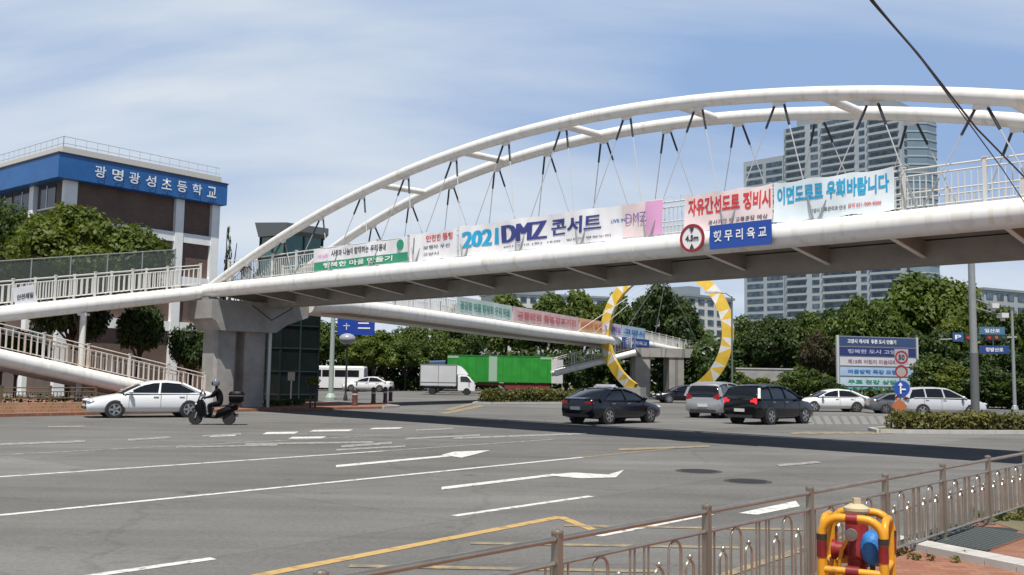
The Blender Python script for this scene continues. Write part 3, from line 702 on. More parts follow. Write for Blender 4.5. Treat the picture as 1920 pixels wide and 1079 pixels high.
# small notice on the upper ramp railing
a = onp(25, 560, up0 - RN * .1 + RN * .2, RN); b = onp(66, 552, up0 + RN * .1, RN); c = (a + b) / 2; dx_ = (b - a); w_ = dx_.length
t = thing('notice_board', 'small white notice with black letters on the upper ramp railing', 'sign', c)
mb = MB(); mb.box(c - RN * .05, (w_, .03, .9), dx_, RN, dx_.cross(RN) * -1); mb.build('board', SH_W, t)
text('안전제일', c - RN * .07, dx_, UP, w_ * .75, .26, BLACK, t, .03, .01)

# ------------------------------------------------------------------ the second footbridge, its ring and pier
FA = Vector((-10.3, 53.6, 0)); FB = Vector((8.3, 88, 0)); FU = (FB - FA).normalized(); FN = Vector((-FU.y, FU.x, 0))
px_pts = [(578, 573), (650, 573.5), (750, 586), (900, 606), (1000, 621), (1130, 637), (1215, 648), (1345, 674)]
fp = [onp(x, y, FA, FN) for x, y in px_pts]
f2 = thing('footbridge', 'second white footbridge with bright banners running back to the yellow ring', 'footbridge', (FA.x, FA.y, 0))
WF = 3.8
seam_pipe(fp, .42, 'edge_pipe', f2, M_WHITE); seam_pipe([p + FN * WF for p in fp], .42, 'edge_pipe', f2, M_WHITE)
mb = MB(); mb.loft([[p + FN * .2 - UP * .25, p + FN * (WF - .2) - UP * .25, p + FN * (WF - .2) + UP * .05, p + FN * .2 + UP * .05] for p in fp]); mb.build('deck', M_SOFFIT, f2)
for q in (.4, WF - .4): railing([p + FN * q + UP * .35 for p in fp], f2, M_RAIL, 1.2, .22, 2.2, br=.02)
# its banners
def fs(x, y): return onp(x, y, FA - FN * .02, FN)
fd = {}
def fcloth(label, x0, x1, m, words, inkm, cat='banner', h0=.5, h1=1.65):
    a = None
    def zat(x):
        for (xa, ya), (xb, yb) in zip(px_pts[:-1], px_pts[1:]):
            if xa <= x <= xb: return ya + (yb - ya) * (x - xa) / (xb - xa)
    a = fs(x0, zat(x0)); b = fs(x1, zat(x1)); d = b - a; n = FN
    t = thing('banner', label, cat, (a + b) / 2, 0, 'banners on the second footbridge'); e = UP
    mb = MB(); mb.prism([a + e * h0, b + e * h0, b + e * h1, a + e * h1], FN * .03); mb.build('sheet', m, t)
    text(words, (a + b) / 2 + e * ((h0 + h1) / 2), d, e, d.length * .9, (h1 - h0) * .5, inkm, t, .03, .04)
    return t
fcloth('pale green banner on the second footbridge, nearest the arch bridge', 856, 960, mat('banner_mint', (.48, .60, .57), .8, scale=1, col2=(.60, .68, .66)), '건강한 여름 행복한 우리 마을', ink((.10, .33, .26), 'mint'))
fcloth('pink red lettered banner in the middle of the second footbridge', 962, 1085, mat('banner_rose', (.66, .42, .42), .8, scale=1.3, col2=(.74, .58, .57)), '교통안전 특별강조기간', ink((.62, .16, .18), 'rose'))
fcloth('orange banner on the second footbridge beside the yellow ring', 1087, 1130, mat('banner_orange', (.72, .40, .18), .8, scale=1, col2=(.74, .50, .30)), '어린이 보호', ink((.62, .16, .08), 'rust'))
fcloth('white and purple banner on the second footbridge behind the blue sign', 1133, 1165, mat('banner_lilac', (.62, .55, .66), .8), '함께해요', PURP)
fcloth('pale blue banner on the second footbridge right of the ring foot', 1167, 1210, mat('banner_sky', (.45, .58, .72), .8), '고양시', BLUE)
a = fs(1157, 641) - FN * .55; b = fs(1208, 646) - FN * .55
t = thing('name_sign', 'long blue sign with white letters on the second footbridge girder', 'sign', (a + b) / 2)
mb = MB(); mb.prism([a - UP * .45, b - UP * .45, b + UP * .45, a + UP * .45], FN * .05); mb.build('board', MATS['sign_blue'], t)
text('햇무리육교', (a + b) / 2 - FN * .01, b - a, UP, (b - a).length * .8, .4, WHT, t, .02, .01)
# ring
Cc = D(1247, 624, 86.5); e1 = -FN; R_ = 5.8
rg = thing('yellow_ring_arch', 'tall ring arch of yellow and white triangles standing round the second footbridge', 'ring arch', (Cc.x, Cc.y, 0))
MY = mat('ring_yellow', (.62, .40, .035), .45, scale=2, col2=(.70, .47, .06)); MW = mat('ring_white', (.62, .61, .58), .45, scale=2, col2=(.72, .71, .68))
mb = MB(); NS = 38
def rsec(i):
    th = math.radians(-60 + 300 * i / NS); er = e1 * math.cos(th) + UP * math.sin(th); c = Cc + er * R_
    return [c - er * .48 - FU * .38, c + er * .48 - FU * .1, c + er * .4 + FU * .45, c - er * .4 + FU * .45]
for i in range(NS):
    s_a, s_b = rsec(i), rsec(i + 1)
    for j in range(4):
        j2 = (j + 1) % 4; b0 = len(mb.v); mb.v += [tuple(q) for q in (s_a[j], s_a[j2], s_b[j2], s_b[j])]
        fl = (i + j) % 2
        mb.f += [(b0, b0 + 1, b0 + 2) if fl else (b0, b0 + 1, b0 + 3), (b0, b0 + 2, b0 + 3) if fl else (b0 + 1, b0 + 2, b0 + 3)]
        mb.m += [0, 1 if i % 3 != 1 and j == 0 or i % 3 == 0 else 0] if j != 2 else [0, 0]
mb.build('ring', [MY, MW], rg)
for q in (-1, 1):
    mb = MB(); k = Cc + e1 * (R_ * .5 * q); mb.box((k.x, k.y, .55), (1.7, 1.5, 1.15), e1, FU); mb.build('plinth', M_CONC, rg)
top = Cc + UP * (R_ - .4)
for i, (x, y) in enumerate([(1082, 629), (1112, 633), (1162, 641), (1225, 651), (1318, 668)]):
    e = fs(x, y) + UP * .3; mb = MB(); mb.tube([top + e1 * (.25 * (i % 2 - .5)), e], .03, 6); mb.build('stay_cable', M_CABLE, rg)
# pier of the second footbridge
Pc = D(1231, 700, 92.5); p2 = thing('bridge_pier', 'grey stone faced portal pier under the second footbridge beyond the dark sedans', 'bridge pier', (Pc.x, Pc.y, 0))
M_STONE = brick_mat('stone_blocks', (.30, .285, .26), (.36, .345, .32), (.2, .19, .18), .5, .8, .32, .012)
vx = Vector((1, .15, 0)).normalized(); vy = Vector((-.15, 1, 0)).normalized()
for q in (-1.62, 1.7):
    mb = MB(); mb.box(Pc + vx * q + UP * (2.0 - Pc.z), (1.45, 1.8, 4.0), vx, vy); mb.build('leg', M_STONE, p2)
mb = MB(); mb.prism([Vector((Pc.x, Pc.y, 0)) + vx * x + UP * z - vy * 1.0 for x, z in ((-2.9, 4.0), (3.0, 4.0), (3.3, 4.85), (-3.2, 4.85))], vy * 2.2); mb.build('cap_beam', M_STONE, p2)
# flight coming down to its left
qa = D(1040, 701, 90); qb = D(1192, 661, 90)
walkway('access_ramp', 'white ramp rising to the second footbridge behind the green trailer', [qa, qb], 2.2, side=Vector((-.1, 1, 0)).normalized(), r=.28, step=.25)

# ------------------------------------------------------------------ buildings
SC = D(125, 285, 70); ZT = SC.z - .35
def Q(a, b, z): q = Vector((SC.x, SC.y, 0)) + RD * a + RN * b; return Vector((q.x, q.y, z))
sch = thing('school_building', 'brown brick school block with white frame and blue roof band at the left', 'school', Q(0, 0, 0))
def qbox(mb, a0, a1, b0, b1, z0, z1): mb.box(Q((a0 + a1) / 2, (b0 + b1) / 2, (z0 + z1) / 2), (a1 - a0, b1 - b0, z1 - z0), RD, RN)
M_BRK = brick_mat('school_brick', (.125, .078, .06), (.165, .105, .08), (.13, .11, .095), 2.2, .5, .16, .016, vec=(math.radians(90), 0, math.radians(-51)))
M_SWH = mat('school_white', (.74, .77, .76), .7, scale=1.2, col2=(.82, .84, .83)); M_SBL = mat('school_blue', (.016, .10, .30), .45, scale=.7, col2=(.02, .125, .36))
mb = MB(); qbox(mb, 0, 12.95, 0, 30, 0, ZT - 1.6); mb.build('wall', M_BRK, sch)
mb = MB(); qbox(mb, -1.0, 13.25, -1.0, 31, ZT - 1.8, ZT - .05); mb.build('roof_band', M_SBL, sch)
mb = MB(); qbox(mb, -1.06, 13.31, -1.06, 31, ZT - .05, ZT + .06); mb.build('roof_edge', M_DARK, sch)
mb = MB(); qbox(mb, -.6, 12.9, -.6, 30, ZT + .06, ZT + .6); mb.build('parapet', mat('parapet', (.56, .54, .5), .8), sch)
mb = MB()
for hh in (.25, .75):
    mb.tube([Q(-.5, 30, ZT + .6 + hh), Q(-.5, -.5, ZT + .6 + hh), Q(12.8, -.5, ZT + .6 + hh)], .03, 6)
for i in range(16): mb.tube([Q(-.5 + i * .86, -.5, ZT + .5), Q(-.5 + i * .86, -.5, ZT + 1.38)], .022, 5)
for i in range(34): mb.tube([Q(-.5, -.5 + i * .9, ZT + .5), Q(-.5, -.5 + i * .9, ZT + 1.38)], .022, 5)
mb.build('roof_railing', M_LTGREY, sch)
for a, wd in ((.35, .95), (9.35, .75), (12.7, .75)):
    mb = MB(); qbox(mb, a - wd / 2, a + wd / 2, -.35, .1, 0, ZT - 1.82); mb.build('column', M_SWH, sch)
for b in (4.5, 11, 18, 25):
    mb = MB(); qbox(mb, -.35, .1, b - .35, b + .35, 0, ZT - 1.82); mb.build('column', M_SWH, sch)
for z in (12.75, 9.2, 5.5):
    mb = MB(); qbox(mb, .83, 8.97, -.28, .1, z - .38, z + .38); qbox(mb, 9.73, 12.32, -.28, .1, z - .38, z + .38); mb.build('beam', M_SWH, sch)
M_WIN = mat('window_glass', (.03, .04, .05), .12, spec=.6)
for z in (3.4, 7.0, 10.7, 14.1):
    for b in (1.0, 5.1, 8.2, 11.6, 14.8, 18.6):
        mb = MB(); qbox(mb, -.06, .05, b + .25, b + 2.9, z - .1, z + 1.6); wn = mb.build('window', M_WIN, sch)
        mb = MB(); qbox(mb, -.1, .02, b + .15, b + 3.0, z - .2, z - .1); qbox(mb, -.1, .02, b + 1.53, b + 1.6, z - .1, z + 1.6); mb.build('sill', M_SWH, wn)
tx = '광명광성초등학교'
for i, ch in enumerate(tx):
    a = 2.0 + 1.37 * i
    text(ch, Q(a + .1, -1.03, ZT - .92), RD, UP, .88, .88, M_SWH, sch, .01, .08, 'letter')

# glass lift tower behind the pier
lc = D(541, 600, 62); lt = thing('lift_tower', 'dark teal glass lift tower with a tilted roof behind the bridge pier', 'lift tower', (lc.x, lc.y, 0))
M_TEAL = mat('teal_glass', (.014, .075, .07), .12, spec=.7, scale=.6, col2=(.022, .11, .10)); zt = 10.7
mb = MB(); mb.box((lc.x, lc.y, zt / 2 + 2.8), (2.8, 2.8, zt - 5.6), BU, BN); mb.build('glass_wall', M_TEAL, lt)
mb = MB(); mb.box((lc.x, lc.y, 2.8), (2.78, 2.78, 5.6), BU, BN); mb.build('shaded_lower_wall', mat('shaded_glass', (.004, .009, .009), .55, spec=.15, scale=1, col2=(.009, .016, .015)), lt)  # tower's lower half near-black: the bridge's shade put into its colour
mb = MB()
for x in (-1.42, 0, 1.42):
    for y in (-1.42, 1.42):
        q = lc + BU * x + BN * y; mb.box((q.x, q.y, zt / 2), (.1, .1, zt + .02), BU, BN)
        q = lc + BU * y + BN * x; mb.box((q.x, q.y, zt / 2 + .02), (.1, .1, zt + .02), BU, BN)
for i in range(8):
    mb.box((lc.x, lc.y, .6 + i * 1.45), (2.9, 2.9, .07), BU, BN)
mb.build('frame', mat('teal_frame', (.012, .03, .03), .6), lt)
c0 = Vector((lc.x, lc.y, 0))
mb = MB(); mb.prism([c0 + BU * -1.9 - BN * 1.6 + UP * 11.7, c0 + BU * 1.8 - BN * 1.6 + UP * 11.35, c0 + BU * 1.8 - BN * 1.6 + UP * 10.9, c0 + BU * 1.3 - BN * 1.6 + UP * 10.6, c0 + BU * -1.4 - BN * 1.6 + UP * 10.7], BN * 3.2)
mb.build('roof', mat('lift_roof', (.10, .115, .12), .5, scale=1), lt)

# tall residential tower
TO = Vector((137.7, 335, 0)); TL = Vector((-.685, .73, 0)).normalized(); TR = Vector((.73, .685, 0)).normalized()
def T(a, b, z): q = TO + TL * a + TR * b; return Vector((q.x, q.y, z))
def tbox(mb, a0, a1, b0, b1, z0, z1): mb.box(T((a0 + a1) / 2, (b0 + b1) / 2, (z0 + z1) / 2), (abs(a1 - a0), abs(b1 - b0), z1 - z0), TL, TR)
tw = thing('apartment_tower', 'tall grey apartment tower with dark blue window bands rising behind the arch', 'apartment tower', T(20, 10, 0))
M_TW = mat('tower_wall', (.30, .345, .38), .7, scale=.05, col2=(.36, .405, .44)); M_TW2 = mat('tower_wall_dark', (.23, .27, .30), .6); M_TG = mat('tower_glass', (.02, .045, .075), .15, spec=.6, scale=.45, col2=(.10, .15, .20), ramp=(.42, .7), detail=2)
mb = MB(); tbox(mb, 0, 47, 0, 24, 0, 100); mb.build('wall', M_TW, tw)
mb = MB(); tbox(mb, 47.02, 66, 1, 22, 0, 90); mb.build('wall', M_TW, tw)
mb = MB(); tbox(mb, 3, 43, 3, 22, 100, 103.5); tbox(mb, 10, 30, 5, 18, 103.5, 108); mb.build('roof_house', M_TW2, tw)
for fl in range(4, 33):
    z = 2.2 + fl * 3.0
    mb = MB()
    for a0, a1 in ((1.5, 12), (13.8, 16), (18, 30.5), (32.5, 35.5), (38, 45.8)): tbox(mb, a0, a1, -.12, .3, z, z + 1.65)
    mb.build('window_band', M_TG, tw)
    for a0, a1 in ((.8, 12.4), (17.6, 31), (37.6, 46)):
        mb = MB(); tbox(mb, a0, a1, -.9, 0, z - .95, z - .1); mb.build('balcony', M_TW, tw)
    mb = MB(); tbox(mb, -.12, .3, 2, 10, z, z + 1.7); tbox(mb, -.12, .3, 12, 22, z, z + 1.7); mb.build('window_band', M_TG, tw)
    if z < 87:
        mb = MB()
        for a0, a1 in ((48.5, 55.5), (57.2, 64.5)): tbox(mb, a0, a1, .88, 1.3, z, z + 1.7)
        mb.build('window_band', M_TG, tw)
# glazed prow at the tower's near corner
mb = MB(); cs = [T(0, 4, 0), T(-5, 9, 0), T(-6, 15, 0), T(-3, 21, 0), T(.05, 23, 0)]
mb.prism([Vector((q.x, q.y, 0)) for q in cs], (0, 0, 99)); mb.build('glazed_bay', mat('prow_glass', (.13, .19, .24), .2, spec=.6, scale=.1, col2=(.18, .25, .30)), tw)
mb = MB()
for fl in range(4, 33):
    mb.prism([Vector((q.x, q.y, 1.5 + fl * 3)) + (q - T(2, 14, 0)).normalized() * .2 for q in cs], (0, 0, .5))
mb.build('glazing_bars', M_TW, tw)

def block(label, x0, x1, ytop, Yd, floors, bays, wallm, depth=14, name='apartment_block', cat='apartment block', rooftop=True):
    a, b = D(x0, ytop, Yd), D(x1, ytop, Yd * 1.05); z = (a.z + b.z) / 2; d = b - a; d.z = 0; L = d.length; d.normalize(); n = Vector((-d.y, d.x, 0)); o0 = Vector((a.x, a.y, 0))
    t = thing(name, label, cat, o0); mb = MB(); mb.box(o0 + d * (L / 2) + n * (depth / 2) + UP * (z / 2), (L, depth, z), d, n); mb.build('wall', wallm, t)
    mb = MB(); mb.box(o0 + d * (L / 2) + n * (depth / 2) + UP * (z + .3), (L + .8, depth + .8, .6), d, n)
    if rooftop: mb.box(o0 + d * (L * .4) + n * (depth / 2) + UP * (z + 1.8), (L * .25, depth * .5, 2.4), d, n)
    mb.build('roof', M_TW2, t); fh = z / floors
    for f in range(floors):
        for k in range(bays):
            mb = MB(); mb.box(o0 + d * (L * (k + .5) / bays) + UP * (f * fh + fh * .55), (L / bays * .62, .3, fh * .5), d, n); mb.build('window', M_TG, t)
    return t
M_PALE = mat('pale_wall', (.50, .51, .50), .8, scale=.1, col2=(.58, .58, .56))
block('pale apartment block with dark windows seen through the yellow ring', 1288, 1374, 560, 230, 9, 5, M_PALE)
block('long low pale building whose roof shows above the trees under the arch deck', 935, 1150, 556, 260, 8, 12, M_PALE)
block('distant grey building with a dark flat roof at the right edge', 1845, 1960, 549, 240, 8, 6, mat('grey_wall', (.33, .36, .38), .7), rooftop=False)
# low pale retaining wall in front of the trees
a, b = D(1380, 700, 92), D(1496, 703, 92); t = thing('retaining_wall', 'low pale wall among the bushes left of the billboard', 'wall', (a.x, a.y, 0))
mb = MB(); d = (b - a); d.z = 0; c = (a + b) / 2; mb.box((c.x, c.y, a.z / 2 + .2), (d.length, .3, a.z + .4), d, Vector((-d.y, d.x, 0))); mb.build('wall_face', M_CONC, t)
mb = MB(); mb.box((c.x, c.y, a.z + .46), (d.length + .1, .42, .12), d, Vector((-d.y, d.x, 0))); mb.build('coping', M_KERB, t)

# ------------------------------------------------------------------ billboard, poles, signs
a, b = D(1574, 744, 84), D(1721, 746, 86); dx_ = b - a; dx_.z = 0; L = dx_.length; dx_.normalize(); ny = Vector((-dx_.y, dx_.x, 0))
z0 = .65; z1 = D(1648, 632, 85).z; t = thing('notice_billboard', 'large board of stacked blue and white notice strips in front of the trees', 'billboard', ((a.x + b.x) / 2, (a.y + b.y) / 2, 0))
def bb(x, z, o=0.0): q = a + dx_ * (x * L) + ny * o; return Vector((q.x, q.y, z))
mb = MB(); mb.box(bb(.5, (z0 + z1) / 2, .1), (L, .12, z1 - z0), dx_, ny); mb.build('board', M_GREY, t)
for x in (-.01, 1.01):
    mb = MB(); q = bb(x, 0, .1); mb.box((q.x, q.y, z1 / 2), (.18, .2, z1 + .1), dx_, ny); mb.build('post', M_LTGREY, t)
MC = lambda n, c: mat('strip_' + n, c, .6, scale=.9, col2=tuple(q * 1.2 for q in c))
rows = [('navy', (.03, .06, .15), '고양시 게시대  푸른 도시 만들기', WHT), ('indigo', (.02, .03, .13), '행복한 도시 고양', ink((.35, .40, .55), 'mist')), ('white', (.5, .5, .54), '제15회 어린이 미술대회', ink((.3, .16, .2), 'wine')), ('pale', (.33, .44, .60), '여름방학 특강 모집', BLUE), ('ice', (.42, .55, .62), '무료 건강 상담', GREEN), ('teal', (.10, .38, .38), '신규 회원 모집 안내', WHT)]
rh = (z1 - z0) / 6
for i, (n, c, s, im) in enumerate(rows):
    zc = z1 - rh * (i + .5); mb = MB(); mb.box(bb(.5, zc, .02), (L * .975, .03, rh * .84), dx_, ny); k = mb.build('notice_strip', MC(n, c), t)
    text(s, bb(.42, zc), dx_, UP, L * .62, rh * .42, im, k, .03, .015)

def pole(name, label, x, y, Yd, ytop, r0, r1, m, cat='pole', group=None, base_h=.13):
    b = D(x, y, Yd); tp = D(x, ytop, Yd); t = thing(name, label, cat, (b.x, b.y, 0), 0, group); zt = tp.z
    mb = MB(); mb.tube([(b.x, b.y, 0), (b.x, b.y, zt)], [r0, r1], 12); mb.build('shaft', m, t, True)
    mb = MB(); mb.lathe((b.x, b.y, 0), [(r0 * 2, 0), (r0 * 2, base_h + .05), (r0 * 1.3, base_h + .3), (r0 * 1.02, base_h + .35)], 12); mb.build('base_plate', m, t)
    return t, Vector((b.x, b.y, zt))
M_GALV = mat('galvanised', (.34, .36, .36), .5, .35, scale=2, col2=(.28, .30, .30))
# tall signal pole at right
t, tp = pole('signal_pole', 'tall grey pole at the right rising from the hedge past the bridge deck', 1829, 775, 44.5, 470, .17, .15, M_GALV)
mb = MB(); mb.tube([(tp.x, tp.y, .1), (tp.x, tp.y, 3.4)], .185, 12); mb.build('dark_sleeve', mat('sleeve', (.12, .125, .13), .6), t, True)
for k, (x0, y0, x1, y1) in enumerate([(1829, 562, 1862, 574), (1829, 578, 1880, 592)]):
    a, b = D(x0, y0, 44.5), D(x1, y1, 44.7); mb = MB(); mb.tube([a, b], .035, 6); ar = mb.build('bracket_arm', M_GALV, t)
    mb = MB(); mb.box(b, (.32, .5, .22)); mb.tube([b - UP * .25, b], .1, 10); mb.build('camera', mat('camera_white', (.6, .62, .62), .4), ar)
# mast pole with signals and signs
t, tp = pole('traffic_signal', 'slim pole at the right edge whose arm carries signals and two blue signs', 1903, 770, 70, 583, .13, .09, M_GALV, 'traffic signal')
a = D(1906, 633, 70); b = D(1762, 637, 70); mb = MB(); mb.tube([a, b], [.07, .05], 8); mb.build('mast_arm', M_GALV, t, True)
for x0, x1 in ((1808, 1838), (1846, 1886)):
    a, b = D(x0, 634, 69.85), D(x1, 633, 69.85); d = b - a
    mb = MB(); mb.box((a + b) / 2, (d.length, .3, .45)); hs = mb.build('signal_head', M_DARK, t)
    for i, cn in enumerate([(.35, .03, .02), (.32, .12, .02), (.03, .10, .06)]):
        c = a + d * ((i + .5) / 3); mb = MB(); mb.lathe(c - Vector((0, .2, 0)), [(.12, 0), (.12, .1), (.01, .12)], 12, (0, 1, 0)); mb.build('lens', mat('lens_%d' % i, cn, .3, emit=.15 if i == 0 else 0), hs)
for x0, x1, y0, y1, c, s in ((1836, 1884, 613, 628, (.06, .16, .27), '일산로'), (1836, 1892, 648, 664, (.02, .05, .20), '정발산로'), (1786, 1806, 624, 641, (.03, .08, .22), 'P')):
    a, b = D(x0, y0, 69.8), D(x1, y1, 69.8); mb = MB(); mb.box((a + b) / 2, (abs(b.x - a.x), .06, abs(a.z - b.z))); pl = mb.build('sign_plate', mat('plate_%d' % x0 + str(y0), c, .5), t)
    text(s, (a + b) / 2 - Vector((0, .04, 0)), (1, 0, 0), UP, abs(b.x - a.x) * .6, abs(a.z - b.z) * .5, WHT, pl, .02, .01)
    mb = MB(); c_ = (a + b) / 2; mb.box((c_.x, c_.y + .1, (a.z + b.z + 2 * D(x0, 635, 70).z) / 4), (.06, .05, abs(c_.z - D(x0, 635, 70).z) + .1)); mb.build('sign_bracket', M_GALV, t)
# sign post before the billboard
b = D(1689, 775, 52); t = thing('sign_post', 'post with a square speed sign above a blue arrow disc before the billboard', 'road sign', (b.x, b.y, 0))
zt = D(1689, 655, 52).z; mb = MB(); mb.tube([(b.x, b.y, 0), (b.x, b.y, zt)], .04, 8); mb.build('shaft', M_GALV, t, True)
c = D(1690, 670, 51.9); mb = MB(); mb.box(c, (.74, .03, .86)); sp = mb.build('speed_sign', mat('sign_face_shaded', (.36, .33, .36), .6), t)  # square plate's white greyed, its backlit shade put into the colour
mb = MB(); mb.lathe(c - Vector((0, .03, .0)), [(.27, 0), (.27, .02), (.35, .02), (.35, 0), (.27, 0)], 24, (0, 1, 0)); mb.build('ring', MATS['sign_ring'], sp); text('50', c - Vector((0, .03, 0)), (1, 0, 0), UP, .34, .28, BLACK, sp, .03)
c = D(1690, 697, 51.9); mb = MB(); mb.lathe(c, [(.33, 0), (.33, .03)], 24, (0, 1, 0)); sp = mb.build('round_sign', mat('sign_cream_shaded', (.34, .31, .28), .6), t)  # round face darkened likewise, backlit shade held in its colour
mb = MB(); mb.lathe(c - Vector((0, .02, .0)), [(.27, 0), (.27, .02), (.35, .02), (.35, 0), (.27, 0)], 24, (0, 1, 0)); mb.build('ring', MATS['sign_ring'], sp)
c = D(1691, 729, 51.9); mb = MB(); mb.lathe(c, [(.43, 0), (.43, .03)], 24, (0, 1, 0)); sp = mb.build('direction_disc', MATS['sign_blue'], t)
mb = MB(); mb.box(c + Vector((-.08, -.03, -.05)), (.08, .02, .45)); mb.prism([c + Vector((x, -.04, z)) for x, z in ((-.2, .16), (.04, .16), (-.08, .33))], (0, .02, 0)); mb.box(c + Vector((.07, -.03, -.04)), (.25, .02, .08)); mb.build('arrow_symbol', WHT, sp)
# orange diamond marker
c = D(1686, 762, 50.5); t = thing('warning_marker', 'orange diamond marker on a short post before the silver estate car', 'road marker', (c.x, c.y, 0))
mb = MB(); mb.tube([(c.x, c.y, 0), (c.x, c.y, c.z)], .03, 8); mb.build('shaft', M_GALV, t)
r2 = .42; mb = MB(); mb.prism([c + Vector((x * r2, -.05, z * r2)) for x, z in ((0, 1), (1, 0), (0, -1), (-1, 0))], (0, .03, 0)); mb.build('plate', mat('marker_orange', (.42, .13, .05), .6), t)
# pole and blue panel beyond the side street
t, tp = pole('traffic_signal', 'pale green pole with a large blue road sign behind the second bridge deck', 620, 745, 72, 560, .2, .15, mat('pole_green', (.33, .40, .36), .5), 'road sign')
a = D(633, 597, 71.8); b = D(702, 629, 71.8); c = (a + b) / 2; mb = MB(); mb.box(c, (abs(b.x - a.x), .08, abs(a.z - b.z))); mb.build('sign_plate', mat('blue_plate', (.012, .05, .33), .45), t)
mb = MB(); q = D(620, 600, 72); mb.tube([q, D(705, 603, 72)], .06, 8); q = D(620, 622, 72); mb.tube([q, D(705, 624, 72)], .05, 8); mb.build('mast_arm', M_GALV, t)
mb = MB()
for (fx, fz, w_, h_) in ((.25, .55, .5, .05), (.25, .5, .05, .5), (.7, .72, .8, .1), (.72, .42, .9, .1)):
    q = Vector((a.x + (b.x - a.x) * fx, c.y - .05, b.z + (a.z - b.z) * fz)); mb.box(q, (w_, .02, h_))
mb.build('sign_symbol', WHT, t)
t, tp = pole('street_lamp', 'dark slim pole with a grey globe lamp beside the blue road sign', 648, 740, 70, 645, .08, .06, M_DARK, 'street lamp')
mb = MB(); mb.ball(tp + UP * .35, (.62, .62, .42), 14, 8); mb.build('globe', mat('globe_grey', (.30, .32, .38), .3), t, True); mb = MB(); mb.lathe(tp, [(.1, -.1), (.3, .0), (.25, .1)], 12); mb.build('collar', M_DARK, t)
t, tp = pole('street_lamp', 'thin green grey lamp pole between the yellow ring and the apartment tower', 1373, 735, 78, 556, .09, .06, mat('pole_dim', (.10, .13, .12), .6), 'street lamp')
mb = MB(); mb.tube([tp - UP * .1, tp + UP * .25 + Vector((-.5, 0, 0)), tp + UP * .3 + Vector((-1.6, 0, 0))], .05, 8); mb.build('arm', M_GREY, t); mb = MB(); mb.box(tp + Vector((-1.8, 0, .28)), (.7, .25, .12)); mb.build('lamp_head', M_LTGREY, t)
t, tp = pole('sign_post', 'short white post with a small pale sign in the shade right of the pier', 545, 752, 58, 706, .04, .04, M_LTGREY, 'road sign')
mb = MB(); mb.box(tp + Vector((0, -.06, .0)), (.42, .03, .5)); mb.build('sign_plate', mat('pale_plate', (.4, .42, .36), .6), t)

# bollards on the far corner
M_BOL = mat('bollard_brown', (.07, .028, .022), .5, scale=4, col2=(.11, .04, .03))
for i, (x, y, r, lb) in enumerate([(665, 761, .16, 'brown bollard with dark cap, largest and leftmost on the red paving'), (700, 757, .14, 'brown bollard second from the left on the red paving'), (722, 755, .13, 'brown bollard third from the left near the paving corner'), (732, 753, .13, 'brown bollard at the right corner of the red paving')]):
    c = P(x, y, KH); t = thing('bollard', lb, 'bollard', (c.x, c.y, KH), 0, 'bollards on the far corner'); hgt = 1.0
    mb = MB(); mb.lathe((c.x, c.y, KH), [(r * 1.15, 0), (r * 1.15, .1), (r, .14), (r, hgt - .18)], 14); mb.build('post', M_BOL, t, True)
    mb = MB(); mb.lathe((c.x, c.y, KH), [(r * 1.05, hgt - .2), (r * 1.05, hgt - .08), (r * .7, hgt), (.01, hgt + .03)], 14); mb.build('cap', M_DARK, t, True)
    mb = MB(); mb.lathe((c.x, c.y, KH), [(r * 1.02, .62), (r * 1.02, .7)], 14); mb.build('band', M_LTGREY, t)
for i, (x, lb) in enumerate([(586, 'dark planter stand on two legs holding a small bush beside the pier')]):
    c = P(x, 766, KH); t = thing('planter_stand', lb, 'planter', (c.x, c.y, KH))
    for q in (-.13, .13):
        mb = MB(); mb.tube([(c.x + q, c.y, KH), (c.x + q, c.y, KH + .95)], .05, 8); mb.build('leg', M_DARK, t)
    mb = MB(); mb.lathe((c.x, c.y, KH + .9), [(.25, 0), (.34, .3), (.3, .3), (.28, .1)], 14); mb.build('bowl', M_DARK, t)
    rng = np.random.default_rng(5); v, f = leaves([(0, 0, .35), (.15, 0, .5), (-.15, 0, .45)], [.3, .25, .25], 220, .07, rng)
    o = link('plant', leafmesh('plant', v, f, LEAFS[2]), t); o.location = (0, 0, .95)

# roadside planter wall with railing at the left
b = RB(RD.dot(P(172, 777, 0)), 41.2); a = b - RD * 14; t = thing('roadside_railing', 'dark railing on a low orange brick kerb in front of the lower ramp', 'railing', (a.x, a.y, 0))
M_OBR = brick_mat('planter_brick', (.42, .20, .09), (.52, .28, .14), (.45, .38, .30), 3.0, .5, .42, .04, vec=(math.radians(90), 0, math.radians(-51)))
d = (b - a).normalized(); n = Vector((-d.y, d.x, 0)); L = (b - a).length; c = (a + b) / 2
mb = MB(); mb.box((c.x, c.y, .33), (L, .3, .44), d, n); mb.build('brick_base', M_OBR, t)
rl = railing([a + UP * .55, b + UP * .55], t, mat('railing_brown', (.17, .125, .065), .5, .2), .62, .16, 2.0)

